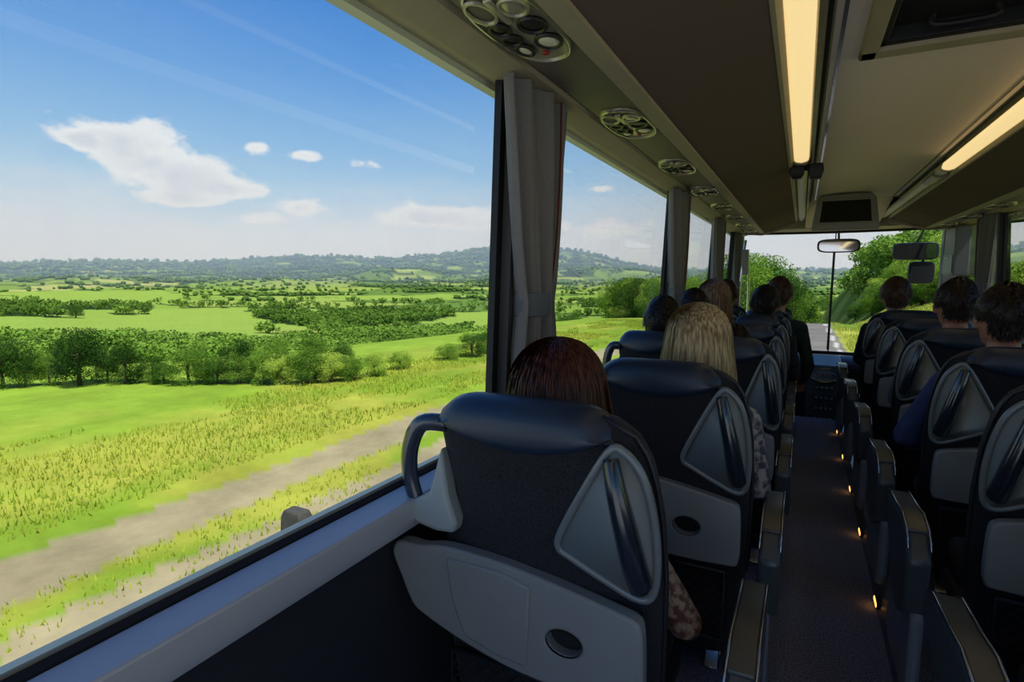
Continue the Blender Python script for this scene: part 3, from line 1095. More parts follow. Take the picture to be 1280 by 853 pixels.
    for y, a, zc in ((.14, .25, .36), (.16, .275, .37), (.25, .285, .375), (.42, .285, .385), (.58, .275, .39), (.62, .25, .38)):
        hz = .065 if .14 < y < .62 else .04
        rings.append([(X(a) * math.copysign(abs(math.cos(t)) ** .45, math.cos(t)), y, zc + hz * math.copysign(abs(math.sin(t)) ** .6, math.sin(t)) + .015 * abs(math.cos(t)) ** 3) for t in [2 * math.pi * i / 28 for i in range(28)]])
    m.loft(rings)
    parts.append(('cushion', m, mat('cushion_fabric', (36, 38, 50), .95, noise=.4, nscale=200), 0, None, 60))
    m = MB().box(X(-.27), X(.29), .14, .58, .24, .315)
    parts.append(('seat_frame', m, M_DARKP, .02, None, 40))
    for sx in (-.2, .2):
        m = MB().loft([[(X(sx) - .03, y0_, z), (X(sx) + .03, y0_, z), (X(sx) + .03, y1_, z), (X(sx) - .03, y1_, z)] for z, y0_, y1_ in ((0.0, .16, .52), (.05, .2, .46), (.25, .26, .42))])
        parts.append(('leg', m, M_CHROME if sx > 0 else M_DARKP, .008, None, 40))
    return parts


def armrest_parts(ax):
    parts = []
    # outline in (y,z) swept across x
    pr = [(-.02, .56), (.05, .635), (.16, .655), (.28, .64), (.46, .63), (.52, .61), (.535, .575), (.50, .52), (.40, .46), (.30, .34), (.14, .30), (.02, .36)]
    def slab(pr, xa, xb):
        m = MB()
        n = len(pr)
        vs = [(xa, y, z) for y, z in pr] + [(xb, y, z) for y, z in pr]
        m.add(vs, [(i, (i + 1) % n, n + (i + 1) % n, n + i) for i in range(n)] + [tuple(range(n))[::-1], tuple(range(n, 2 * n))])
        return m
    parts.append(('armrest', slab(pr, ax - .035, ax + .035), mat('armrest_grey', (72, 78, 82), .35, spec=.6), .014, None, 40))
    top = [(.05, .647), (.16, .667), (.28, .652), (.46, .642), (.52, .618), (.46, .63), (.28, .64), (.16, .655), (.05, .635)]
    parts.append(('armrest_pad', slab(top, ax - .03, ax + .03), mat('arm_pad', (78, 78, 74), .3, spec=.6), .004, None, 40))
    for s_ in (-1, 1):
        parts.append(('chrome_trim', MB().tube([(ax + s_ * .032, y, z + .006) for y, z in ((.0, .59), (.05, .64), (.16, .662), (.28, .648), (.46, .638), (.525, .61))], .004, 5), M_CHROME, 0, None, 0))
    sk = [(.0, .36), (.5, .46), (.5, .1), (.44, .03), (.06, .03), (.0, .10)]
    parts.append(('side_skirt', slab(sk, ax - .03 , ax + .01), mat('skirt_grey', (128, 136, 146), .4, noise=.2, nscale=6), .015, None, 40))
    return parts


SEATC = {}


def seat(x, y, aisle, label, narrow=1.0, armx=.40, group='coach seats with leather headrests', detail=2):
    """aisle=+1: aisle to the seat's right"""
    t = thing('coach_seat', label, 'seat', (x, y, PF), 0, group)
    key = (narrow, aisle)
    mir = aisle < 0
    if key not in SEATC:
        L = []
        for nm, mb, mt, bv, _, ang in seat_parts(narrow):
            me = mb.mesh(nm, False, True, mir)
            if ang:
                me.set_sharp_from_angle(angle=math.radians(ang))
            me.materials.append(mt)
            L.append((nm, me, bv))
        SEATC[key] = L
    key2 = ('arm', armx, aisle)
    if armx and key2 not in SEATC:
        L = []
        for nm, mb, mt, bv, _, ang in armrest_parts(armx):
            me = mb.mesh(nm, False, True, mir)
            if ang:
                me.set_sharp_from_angle(angle=math.radians(ang))
            me.materials.append(mt)
            L.append((nm, me, bv))
        SEATC[key2] = L
    par = {}
    for nm, me, bv in SEATC[key] + (SEATC[key2] if armx else []):
        p = t
        if nm == 'cup_recess' or nm == 'tray_cover': p = par['seat_back_panel']
        if nm == 'grab_bar' or nm == 'handle_recess': p = par['handle_surround']
        if nm == 'net': p = par['net_frame']
        if nm in ('armrest_pad', 'chrome_trim'): p = par['armrest']
        if nm == 'piping': p = par['backrest']
        o = link(nm, me, p, None, bv)
        par[nm] = o
        if nm == 'leg' and me.materials[0] == M_CHROME: o['label'] = 'chrome leg'
    return t


seat(-.575, 1.18, 1, 'nearest left coach seat back with navy leather headrest and grey cup panel', 1.0, .50)
seat(-.425, 1.97, 1, 'dark coach seat directly behind the blonde woman', .93, .375)
lw = [2.92, 3.87, 4.82, 5.77, 6.72, 7.6]
ordn = ['third', 'fourth', 'fifth', 'sixth', 'seventh', 'eighth']
for i, y in enumerate(lw[:5]):
    seat(-.29, y, 1, '%s aisle-side seat of the left column counting from the camera' % ordn[i], .70, .255)
seat(-.73, 3.05, 1, 'window-side seat with pale loop handle behind the dark-haired head by the glass', .68, None)
for i, y in enumerate((4.0, 4.95, 5.9, 6.6)):
    seat(-.73, y, 1, 'window seat on the left, %s ahead of the dark-haired head' % ('one row', 'two rows', 'three rows', 'four rows')[i], .68, None)
rw = [1.35, 2.2, 3.02, 4.02, 5.05, 6.1]
rlab = ['right seat mostly out of frame with armrest at the bottom corner', 'dark right seat with the curved back at the lower right edge of the photo',
        'right seat directly behind the man with the ear showing', 'second lit triangle-handle seat on the right, ahead of the man in blue',
        'third triangle-handle seat ahead on the right, behind the short-haired man', 'fourth triangle-handle seat ahead on the right aisle']
for i, y in enumerate(rw):
    seat(.865, y, -1, rlab[i], 1.0, .47)
    if i > 1:
        seat(1.52, y, -1, 'window-side right seat, %s row visible from the camera' % ordn[i - 2].replace('third', 'first').replace('fourth', 'second').replace('fifth', 'third').replace('sixth', 'fourth'), .93, None)


# ------------------------------------------------------------------ people
def remesh(mb, name, vox, smooth=6):
    me = mb.mesh(name, False, True)
    o = bpy.data.objects.new(name, me)
    COL.objects.link(o)
    m = o.modifiers.new('r', 'REMESH'); m.mode = 'VOXEL'; m.voxel_size = vox * S; m.use_smooth_shade = True
    m = o.modifiers.new('s', 'SMOOTH'); m.iterations = smooth; m.factor = .5
    dg = bpy.context.evaluated_depsgraph_get()
    out = bpy.data.meshes.new_from_object(o.evaluated_get(dg))
    out.name = name
    bpy.data.objects.remove(o)
    out.polygons.foreach_set('use_smooth', [True] * len(out.polygons))
    return out


def arm_pts(sx, pose):
    sh = (sx * .215, .16, .60)
    if pose == 'wide' and sx > 0:
        return sh, (.47, .20, .20), (.33, .45, .08)
    if pose == 'drop' and sx > 0:
        return sh, (.31, .20, .20), (.27, .40, .02)
    if pose == 'aisle' and sx < 0:
        return sh, (-.36, .22, .30), (-.20, .50, .20)
    return sh, (sx * .275, .22, .29), (sx * .16, .47, .18)


def body_mb(pose, g=0.0):
    m = MB()
    m.ell((0, .17, .15), (.175 + g, .13 + g, .15)).ell((0, .155, .35), (.165 + g, .115 + g, .2)).ell((0, .15, .52), (.185 + g, .12 + g, .16))
    m.cap((-.17, .15, .60), (.17, .15, .60), .07 + g, .07 + g)
    for sx in (-1, 1):
        sh, el, wr = arm_pts(sx, pose)
        m.cap(sh, el, .056 + g, .044 + g).cap(el, wr, .043 + g, .03 + (g if g else 0))
    return m


HS = 1.22


def hs(p):
    """enlarge the head about the top of the neck"""
    x, y, z = p
    k = HS if z > .80 else lerp(1, HS, max(0, (z - .62) / .18))
    return (x * k, .185 + (y - .185) * k, .80 + (z - .80) * HS if z > .80 else z)


def head_hands(m, pose):
    n0 = len(m.v)
    m.cap((0, .16, .60), (0, .185, .80), .064, .056)
    m.ell((0, .20, .915), (.088, .112, .125), 20, 14).ell((0, .235, .85), (.068, .078, .078))
    m.cap((0, .305, .915), (0, .33, .878), .012, .018, 8)          # nose
    m.ell((0, .302, .838), (.028, .014, .008)).ell((0, .302, .826), (.024, .014, .008))   # lips
    m.ell((0, .295, .80), (.03, .022, .022))                          # chin
    for sx in (-1, 1):
        m.ell((sx * .09, .195, .895), (.012, .024, .034))
        m.ell((sx * .034, .293, .905), (.016, .012, .011))
        m.ell((sx * .034, .30, .932), (.024, .01, .007))
    m.v[n0:] = [hs(p) for p in m.v[n0:]]
    for sx in (-1, 1):
        sh, el, wr = [Vector(p) for p in arm_pts(sx, pose)]
        d = (wr - el).normalized()
        inn = Vector((-sx, 0, 0)); inn = (inn - d * inn.dot(d)).normalized()
        up = d.cross(inn) * (1 if d.cross(inn).z > 0 else -1)
        pc = wr + d * .055
        m.cap(wr, pc + d * .02, .028, .036)
        m.cap(pc - inn * .018, pc + d * .025 - inn * .02, .024, .022).cap(pc + inn * .018, pc + d * .025 + inn * .02, .024, .022)
        for k, (o, L) in enumerate(((.036, .062), (.012, .074), (-.012, .068), (-.036, .05))):
            b = pc + d * .045 + inn * o
            k1 = b + d * L * .55 - up * .006
            k2 = k1 + d * L * .35 - up * .022
            k3 = k2 + d * L * .12 - up * .022
            m.cap(b - d * .02, k1, .0115, .0105, 8).cap(k1, k2, .0105, .0095, 8).cap(k2, k3, .0095, .0085, 8)
        b = pc - d * .02 + inn * .035
        m.cap(b, b + d * .035 + inn * .025, .014, .0125, 8).cap(b + d * .035 + inn * .025, b + d * .07 + inn * .028 - up * .01, .012, .0105, 8)


def legs_mb(g=0.):
    m = MB()
    m.ell((0, .19, .09), (.18 + g, .15 + g, .11 + g))
    for sx in (-1, 1):
        m.cap((sx * .09, .20, .075), (sx * .11, .60, .07), .088 + g, .064 + g).cap((sx * .11, .60, .07), (sx * .11, .62, -.32), .06 + g, .04 + g)
    return m


BODIES = {}


def get_body(pose):
    if pose not in BODIES:
        m = body_mb(pose)
        head_hands(m, pose)
        lm = legs_mb()
        m.add(lm.v, lm.f)
        for sx in (-1, 1):
            m.cap((sx * .11, .61, -.35), (sx * .12, .74, -.375), .038, .03)
        b = remesh(m, 'body', .0078, 4)
        s_ = body_mb(pose, .016)
        s_.cap((0, .155, .60), (0, .16, .665), .09, .078)
        s_.ell((0, .17, .08), (.19, .15, .08))
        sh = remesh(s_, 'shirt', .014, 5)
        tr = remesh(legs_mb(.013), 'trousers', .014, 4)
        so_ = MB()
        for sx in (-1, 1):
            so_.cap((sx * .11, .60, -.36), (sx * .12, .76, -.382), .048, .038)
        so_ = remesh(so_, 'shoes', .012, 3)
        BODIES[pose] = (b, sh, tr, so_)
    return BODIES[pose]


def skin_mat(name, col):
    return mat(name, col, .5, noise=.06, nscale=20)


def hair_short(rnd, full=1.0, seed=0):
    """cropped hair: cap over skull plus tufts"""
    m = MB()
    c = Vector((0, .195, .925))
    R = Vector((.098, .124, .130)) * full
    nu, nv = 40, 18
    vs = []
    for j in range(nv + 1):
        for i in range(nu):
            a = 2 * math.pi * i / nu        # 0 = +x, pi/2 = front
            front = math.sin(a)
            # lower limit of the hair: forehead high, nape low
            lim = lerp(2.08, 1.05, max(0, front) ** .8) if front > 0 else lerp(2.08, 2.30, -front)
            if abs(math.cos(a)) > .8: lim = min(lim, 1.75)
            ph = lim * j / nv
            n_ = 1 + .02 * math.sin(a * 7 + ph * 5) + rnd.uniform(-.012, .012)
            vs.append((c.x + R.x * math.sin(ph) * math.cos(a) * n_, c.y + R.y * math.sin(ph) * math.sin(a) * n_, c.z + R.z * math.cos(ph) * n_))
    fs = [(j * nu + i, j * nu + (i + 1) % nu, (j + 1) * nu + (i + 1) % nu, (j + 1) * nu + i) for j in range(nv) for i in range(nu)]
    m.add(vs, [f[::-1] for f in fs])
    for _ in range(1500):
        a = rnd.uniform(0, 6.283); front = math.sin(a)
        lim = lerp(2.08, 1.05, max(0, front) ** .8) if front > 0 else lerp(2.08, 2.30, -front)
        if abs(math.cos(a)) > .8: lim = min(lim, 1.75)
        ph = lim * math.sqrt(rnd.random())
        n = Vector((math.sin(ph) * math.cos(a), math.sin(ph) * math.sin(a), math.cos(ph)))
        p = c + Vector((n.x * R.x, n.y * R.y, n.z * R.z))
        down = Vector((math.cos(ph) * math.cos(a), math.cos(ph) * math.sin(a), -math.sin(ph)))
        tip = p + down * .020 * rnd.uniform(.5, 1.3) + n * .010 + Vector((rnd.uniform(-1, 1), rnd.uniform(-1, 1), 0)) * .005
        sd_ = n.cross(down) * .0032
        m.add([p - sd_ - n * .002, p + sd_ - n * .002, tip], [(0, 1, 2)])
    return m


def hair_long(rnd, length, spread, strands=2600, whorl=(0, .17), volume=1.0):
    """straight long hair falling over the shoulders"""
    m = MB()
    def prof(t):
        # t 0 crown .. 1 tip : radius factor and z
        if t < .42:
            ph = t / .42 * math.pi / 2
            return math.sin(ph) ** .92, .925 + .135 * volume * math.cos(ph)
        u = (t - .42) / .58
        return 1 + (spread - 1) * math.sin(min(1, u * 1.25) * math.pi / 2), .925 - length * u
    def P(a, t, off=0., wv=0.):
        r, z = prof(t)
        rx, ry = .112 * volume, .132 * volume
        front = max(0, math.sin(a))
        # open the face: strands near the front slide sideways
        aa = a
        if t > .22 and front > 0:
            k = min(1, (t - .22) / .2)
            target = math.radians(12) if math.cos(a) >= 0 else math.radians(168)
            aa = lerp(a, target, k * .9)
        back = .92 if math.sin(aa) < 0 and t > .5 else 1
        return Vector(((r * rx + off) * math.cos(aa) + whorl[0] * (1 - r), .185 + (r * ry * back + off) * math.sin(aa), z + wv))
    nu, nt_ = 56, 26
    vs = [P(2 * math.pi * i / nu, j / nt_, .003 * math.sin(i * 2.3) - .004) for j in range(nt_ + 1) for i in range(nu)]
    fs = []
    for j in range(nt_):
        for i in range(nu):
            a = 2 * math.pi * (i + .5) / nu
            if math.sin(a) > .25 and j > nt_ * .25: continue
            fs.append((j * nu + i, (j + 1) * nu + i, (j + 1) * nu + (i + 1) % nu, j * nu + (i + 1) % nu))
    m.add(vs, fs)
    for _ in range(strands):
        a = rnd.uniform(0, 6.283)
        if math.sin(a) > .3 and rnd.random() < .5: continue
        t0 = rnd.uniform(0, .35)
        t1 = rnd.uniform(.8, 1.03)
        off = rnd.uniform(-.001, .010)
        dr = rnd.uniform(-.07, .07)
        wd = rnd.uniform(.0012, .0026)
        n = 9
        vs = []
        for k in range(n + 1):
            t = lerp(t0, min(1.0, t1), k / n)
            p = P(a + dr * k / n, t, off * math.sin(math.pi * (.1 + .9 * k / n)) , 0)
            q = P(a + dr * k / n + .03, t, off, 0)
            s_ = (q - p)
            s_ = s_.normalized() if s_.length > 1e-5 else Vector((1, 0, 0))
            w = wd * (1 - .7 * k / n)
            vs += [p - s_ * w, p + s_ * w]
        m.add(vs, [(2 * k, 2 * k + 1, 2 * k + 3, 2 * k + 2) for k in range(n)])
    return m


def person(x, y, top, label, skin, hair, hmat, shirt, trouser, pose='std', headw=1.0, rotz=0, nm='person', scale=None):
    """top = head-top height relative to the camera"""
    base = PF + .43
    p = scale or (top - base) / 1.11
    t = thing(nm, label, 'person', (x, y, base), rotz, None, p)
    if not scale:
        pass
    b, sh, tr, shoe = get_body(pose)
    def part(n, me, m):
        me2 = me
        o = bpy.data.objects.new(n, me2)
        COL.objects.link(o)
        o.parent = t
        if not me2.materials: me2.materials.append(m)
        o.material_slots[0].link = 'OBJECT'
        o.material_slots[0].material = m
        return o
    part('body', b, skin)
    part('shirt', sh, shirt)
    part('trousers', tr, trouser)
    part('shoes', shoe, M_BLACK)
    hair.v = [(x_ * HS, .185 + (y_ - .185) * HS, .80 + (z_ - .80) * HS) for x_, y_, z_ in hair.v]
    h = hair.mesh('hair', False, True)
    h.materials.append(hmat)
    o = bpy.data.objects.new('hair', h)
    COL.objects.link(o)
    o.parent = t
    o.location = Vector((0, .19 * (1 - headw), .94 * (1 - headw))) * S
    o.scale = (headw,) * 3
    return t


SK1 = skin_mat('skin_fair', (205, 150, 122))
SK2 = skin_mat('skin_tan', (180, 122, 94))
H_AUB = hair_mat('hair_auburn', (42, 20, 13), (92, 48, 30))
H_BLO = hair_mat('hair_blonde', (126, 100, 62), (214, 190, 142), 110)
H_DRK = hair_mat('hair_dark', (16, 12, 11), (44, 34, 28))
H_BRN = hair_mat('hair_brown', (46, 30, 22), (92, 64, 46))
H_LBR = hair_mat('hair_lightbrown', (110, 84, 64), (186, 156, 126))
C_FLOR = cloth_mat('floral_cloth', (92, 52, 44), (150, 128, 104), 46, 3)
C_CHK = cloth_mat('patterned_cloth', (74, 74, 84), (168, 158, 150), 34, 2)
C_BLUE = cloth_mat('blue_shirt', (52, 62, 104), (62, 72, 118), 12)
C_DARK = cloth_mat('dark_cloth', (30, 30, 34), (42, 42, 46), 14)
C_GRN = cloth_mat('green_jacket', (30, 44, 36), (42, 58, 46), 14)
C_NAVY = cloth_mat('navy_jacket', (26, 30, 46), (36, 40, 60), 14)
C_JEAN = cloth_mat('denim', (58, 78, 104), (84, 108, 136), 30)
C_JEAND = cloth_mat('dark_denim', (30, 38, 54), (44, 54, 72), 30)
C_GREY = cloth_mat('grey_cloth', (96, 96, 98), (120, 118, 116), 14)

R = random.Random(11)
person(-.60, 1.30, -.20, 'woman with long straight auburn hair in the nearest left seat', SK1, hair_long(R, .36, 1.36, 3200), H_AUB, C_FLOR, C_JEAN, 'wide', 1.22, 0)
person(-.355, 2.13, -.10, 'woman with long straight blonde hair in the second left row', SK1, hair_long(R, .44, 1.30, 3600), H_BLO, C_CHK, C_JEAN, 'std', 1.0, 0)
person(-.715, 3.17, -.12, 'person with short dark hair by the left window ahead of the auburn woman', SK1, hair_short(R, 1.12), H_DRK, C_GREY, C_JEAND)
person(-.70, 4.10, -.09, 'person with black hair just right of the second left curtain', SK1, hair_short(R, 1.10), H_DRK, C_DARK, C_JEAND)
person(-.70, 5.15, -.03, 'person with light brown hair lit by the window, left side', SK1, hair_long(R, .22, 1.15, 1200), H_LBR, C_GREY, C_JEAND, 'std', 1.1)
person(-.30, 3.02, -.235, 'small dark-haired person in the third left row beside the aisle', SK1, hair_short(R, 1.05), H_DRK, C_GREY, C_JEAND, scale=.74)
person(-.27, 4.98, -.07, 'dark-haired person ahead in the left aisle seats', SK2, hair_short(R, 1.08), H_DRK, C_DARK, C_JEAND)
person(-.71, 6.15, -.03, 'person with dark red-brown hair next to the lit head, left front', SK1, hair_short(R, 1.1), H_BRN, C_DARK, C_JEAND)
person(-.20, 6.05, -.0, 'person in a dark green jacket whose arm leans into the aisle, left side', SK2, hair_short(R, 1.1), H_BRN, C_GRN, C_JEAND, 'drop')
person(.84, 3.14, -.02, 'big man with cropped dark hair and blue shirt at the right edge', SK2, hair_short(R, 1.0), H_DRK, C_BLUE, C_JEAND, 'aisle', 1.0)
person(.86, 4.17, .0, 'man with short brown hair and visible ear in the second right row', SK2, hair_short(R, 1.0), H_DRK, C_GREY, C_JEAND)
person(.80, 6.25, -.01, 'passenger with full brown hair ahead on the right aisle in a navy jacket', SK1, hair_short(R, 1.15), H_BRN, C_NAVY, C_JEAND)
person(1.30, 6.25, -.02, 'passenger with brown hair beside the navy jacket, nearer the right window', SK1, hair_short(R, 1.12), H_BRN, C_DARK, C_JEAND)


# ------------------------------------------------------------------ landscape
rng = np.random.default_rng(7)
_tabN = rng.random((256, 256))


def vnoise(x, y):
    xi = np.floor(x).astype(int); yi = np.floor(y).astype(int)
    fx = x - xi; fy = y - yi
    fx = fx * fx * (3 - 2 * fx); fy = fy * fy * (3 - 2 * fy)
    g = lambda a, b: _tabN[a & 255, b & 255]
    return (g(xi, yi) * (1 - fx) + g(xi + 1, yi) * fx) * (1 - fy) + (g(xi, yi + 1) * (1 - fx) + g(xi + 1, yi + 1) * fx) * fy


def fbm(x, y, o=4):
    s_ = 0; a = .5; t = 0
    for k in range(o):
        s_ = s_ + a * vnoise(x * 2 ** k + 13 * k, y * 2 ** k + 7 * k); t += a; a *= .5
    return s_ / t


def sstep(x, a, b):
    t = np.clip((x - a) / (b - a), 0, 1)
    return t * t * (3 - 2 * t)


LR = np.log([3, 9, 15, 30, 60, 100, 130, 200, 300, 450, 700, 900, 1300, 2000, 3000, 4500, 5600, 7500, 9500])
LV = np.array([700, 233, 178, 160, 146, 137, 122, 96, 80, 61, 37, 28, 20, 12, 5, 0, -12, -23, -18.])


def height(x, y):
    x = np.asarray(x, float); y = np.asarray(y, float)
    r = np.sqrt(x * x + y * y) + 1e-6
    be = np.arctan2(-x, y)
    d = r * np.maximum(.5, np.cos(be - YAW))
    v = np.interp(np.log(r), LR, LV)
    far = sstep(r, 250, 700)
    v = v + far * (fbm(be * 9 + 3, np.log(r) * 3.5, 3) - .5) * 5
    v = v - sstep(r, 1700, 2500) * (1 - sstep(r, 2900, 3900)) * 11 * np.maximum(0, fbm(be * 8 + 2, r / 4000, 3) - .42) * 2
    v = v - sstep(r, 3500, 4200) * (1 - sstep(r, 4500, 5200)) * 16 * np.maximum(0, fbm(be * 6 + 22, r / 4000, 3) - .42) * 2
    rid = sstep(r, 4600, 6500)
    v = v - rid * ((fbm(be * 5 + 9, r / 2500, 4) - .5) * 16 + 13 * sstep(-be, -math.radians(40), -math.radians(26)) - 22 * sstep(-be, -math.radians(24), -math.radians(12)))
    hl = np.where(r < 9, -3.0, -v * d / 700)
    hl = np.minimum(hl, np.where(r < 14, -3.0, 1e9))
    hr = -3.0 - .11 * np.clip(y - 42, 0, 150)
    fr = sstep(y, 160, 520)
    bank = np.clip(x - 3.2, 0, 34) * .30 + .5 * fbm(x / 6, y / 6) * sstep(x, 3, 8)
    hr = hr * (1 - fr) + hl * fr + bank * (1 - sstep(y, 170, 420)) * (1 - 0 * y)
    hr = hr + .11 * np.clip(y - 42, 0, 150) * sstep(x, 4, 16) * (1 - fr)
    wl = sstep(-x, 10, 55)
    h = hr * (1 - wl) + hl * wl
    h = np.where((x > -7.8) & (x < -5.2), h - .05, h)
    return h


def ground(px, py, rmin=9, rmax=9000):
    d = pix_dir(px, py)
    dx, dy, dz = d
    hxy = math.hypot(dx, dy)
    rs = np.exp(np.linspace(math.log(rmin), math.log(rmax), 2500))
    X = dx / hxy * rs; Y = dy / hxy * rs; Z = dz / hxy * rs
    H = height(X, Y)
    k = np.argmax(Z <= H)
    return X[k], Y[k], H[k], rs[k]


def sites(x, y, size, seed):
    """jittered-grid voronoi: id of nearest cell, edge distance"""
    wx_ = x + (fbm(x / size * .7 + seed, y / size * .7, 3) - .5) * size * .5
    wy_ = y + (fbm(x / size * .7 + 40 + seed, y / size * .7, 3) - .5) * size * .5
    gx = np.floor(wx_ / size).astype(int); gy = np.floor(wy_ / size).astype(int)
    b1 = np.full(x.shape, 1e18); b2 = np.full(x.shape, 1e18); ids = np.zeros(x.shape, int)
    for i in (-1, 0, 1):
        for j in (-1, 0, 1):
            cx = gx + i; cy = gy + j
            jx = _tabN[(cx * 7 + seed) & 255, (cy * 13) & 255]; jy = _tabN[(cx * 11) & 255, (cy * 5 + seed) & 255]
            dd = np.hypot(wx_ - (cx + .1 + .8 * jx) * size, wy_ - (cy + .1 + .8 * jy) * size)
            n = dd < b1
            b2 = np.where(n, b1, np.minimum(b2, dd)); ids = np.where(n, (cx * 31 + cy * 17) & 255, ids); b1 = np.where(n, dd, b1)
    return ids, b2 - b1


def fields(x, y):
    r = np.hypot(x, y)
    i1, e1 = sites(x, y, 150., 3)
    i2, e2 = sites(x, y, 240., 9)
    far = r > 1100
    return np.where(far, i2, i1), np.where(far, e2 / 1.4, e1)


def meadow(x, y):
    """the large open pastures"""
    r = np.hypot(x, y) * (1 + .12 * (fbm(x / 90, y / 90, 2) - .5))
    be = np.degrees(np.arctan2(-x, y)) + 16 * (fbm(x / 60 + 30, y / 60, 3) - .5)
    return ((be > 49) & (be < 85) & (r > 200) & (r < np.where(be > 62, 570, 690))) | ((be > 56) & (be < 72) & (r > 800) & (r < 1500)) | ((be > 26) & (be < 37) & (r > 420) & (r < 640)) | ((be > 30) & (be < 50) & (r > 900) & (r < 1250))


def wood_mask(x, y):
    r = np.hypot(x, y)
    be = np.degrees(np.arctan2(-x, y))
    n = fbm(x / 170 + 5, y / 170, 4)
    m = n > .60
    m = m | ((r > 105) & (r < 190) & (be > 38) & (fbm(x / 50, y / 50, 3) > .40))
    m = m | ((r > 190) & (r < 430) & (be > 22) & (be < 52) & (fbm(x / 80 + 9, y / 80, 3) > np.where(r < 330, .34, .45)))
    m = m | ((be < 27) & (be > 1.5) & (r > 45) & (r < 420) & (x < -14) & (fbm(x / 30 + 2, y / 30, 3) > np.where(be < 9, .44, .57)))
    m = m | ((r > 4300) & (n > .36))
    m = m | ((r > 560) & (r < 780) & (be > 60) & (be < 75))
    return m & ~meadow(x, y)


G = lambda c: np.array(lin(*c))


def terrain():
    az = np.radians(np.arange(-75, 112, .32))     # bearing to the left of travel
    rs = np.concatenate([np.linspace(.5, 3, 5)[:-1], np.exp(np.linspace(math.log(3), math.log(9500), 300))])
    A, Rr = np.meshgrid(az, rs, indexing='ij')
    X = -np.sin(A) * Rr; Y = np.cos(A) * Rr
    Z = height(X, Y)
    n1, n2 = A.shape
    co = np.stack([X * S, Y * S, (Z + ZC) * S], -1).reshape(-1, 3)
    idx = np.arange(n1 * n2).reshape(n1, n2)
    q = np.stack([idx[:-1, :-1], idx[:-1, 1:], idx[1:, 1:], idx[1:, :-1]], -1).reshape(-1, 4)
    me = bpy.data.meshes.new('ground')
    me.vertices.add(len(co)); me.vertices.foreach_set('co', co.ravel())
    me.loops.add(q.size); me.loops.foreach_set('vertex_index', q.ravel())
    me.polygons.add(len(q)); me.polygons.foreach_set('loop_start', np.arange(0, q.size, 4))
    me.polygons.foreach_set('use_smooth', np.ones(len(q), bool))
    me.update(calc_edges=True)
    # base colours of the land (what grows there)
    r = Rr
    ids, ed = fields(X, Y)
    pal = np.array([G((132, 162, 62)), G((150, 176, 72)), G((116, 146, 56)), G((166, 184, 88)), G((106, 138, 58)), G((154, 174, 80)), G((138, 168, 68)), G((182, 186, 106))])
    col = pal[(ids * 5 + ids // 7) % 8]
    col = col * (.92 + .16 * fbm(X / 12, Y / 12, 3))[..., None]
    wd = wood_mask(X, Y)
    col = np.where((wd & (r > 105))[..., None], G((40, 66, 30)), col)
    md = meadow(X, Y)
    col = np.where(md[..., None], G((150, 178, 74)) * (.93 + .14 * fbm(X / 30, Y / 30, 3))[..., None], col)
    hg = ((ed < 9) & (r > 110) & ~md)
    col = np.where(hg[..., None], G((52, 80, 34)), col)
    nearf = (r <= 118) & (X < -9)
    g1 = G((146, 178, 60)) * (.93 + .14 * fbm(X / 5, Y / 5, 4))[..., None]
    col = np.where(nearf[..., None], g1, col)
    n5 = fbm(X / 1.3, Y / 3.0, 4)
    # tall flowering verge
    ve = sstep(X + 3.0 * (fbm(X / 2.5, Y / 6, 4) - .5), -16.5, -10.0) * (X < 0)
    k5 = sstep(n5, .36, .64)[..., None]
    vc = G((174, 178, 72)) * k5 + G((136, 168, 52)) * (1 - k5)
    col = col * (1 - ve[..., None]) + vc * ve[..., None]
    n6 = fbm(X * 1.6, Y / 2.2, 4)
    tr1 = np.abs(X + 7.0) < .52 + .3 * (n6 - .5)
    tr2 = (np.abs(X + 5.25) < .60 + .7 * (n6 - .5)) & (fbm(X * .9, Y / 3.5, 4) > .5)
    soil = G((176, 164, 128)) * (.85 + .3 * fbm(X * 3, Y * 1.2, 3))[..., None]
    col = np.where((tr1 | tr2)[..., None], soil, col)
    st = (X > -4.6) & (X < -3.3)
    col = np.where(st[..., None], G((140, 144, 80)), col)
    road = (X > -3.4) & (X < 1.75)
    col = np.where(road[..., None], G((128, 124, 120)) * (.92 + .16 * n6)[..., None], col)
    ln = (np.abs(X - 1.5) < .06) | (np.abs(X + .9) < .06) & (np.mod(Y, 6) < 3)
    col = np.where((ln & road)[..., None], G((210, 208, 200)), col)
    rb = (X >= 1.75)
    rcol = np.where((fbm(X / 14, Y / 14, 4) > .5)[..., None], G((170, 176, 76)), G((120, 148, 52)))
    col = np.where((rb & (r < 420))[..., None], rcol, col)
    # far woods turn to blue through the air: left to the haze volume, none in these colours
    ca = me.color_attributes.new('land', 'FLOAT_COLOR', 'POINT')
    ca.data.foreach_set('color', np.concatenate([col, np.ones(col.shape[:2] + (1,))], -1).astype(np.float32).ravel())
    m = bpy.data.materials.new('land')
    m.use_nodes = True
    nt = m.node_tree
    b = nt.nodes['Principled BSDF']
    b.inputs['Roughness'].default_value = 1
    b.inputs['Specular IOR Level'].default_value = .05
    at = nd(nt, 'ShaderNodeAttribute', attribute_name='land')
    tc = nd(nt, 'ShaderNodeTexCoord')
    n = nd(nt, 'ShaderNodeTexNoise', i_Scale=.6, i_Detail=10.0, i_Roughness=.75)
    nt.links.new(tc.outputs['Object'], n.inputs[0])
    f = nd(nt, 'ShaderNodeMapRange')
    nt.links.new(n.outputs[0], f.inputs[0])
    f.inputs[1].default_value = .3; f.inputs[2].default_value = .7; f.inputs[3].default_value = .46; f.inputs[4].default_value = .84
    vm = nd(nt, 'ShaderNodeVectorMath', operation='SCALE')
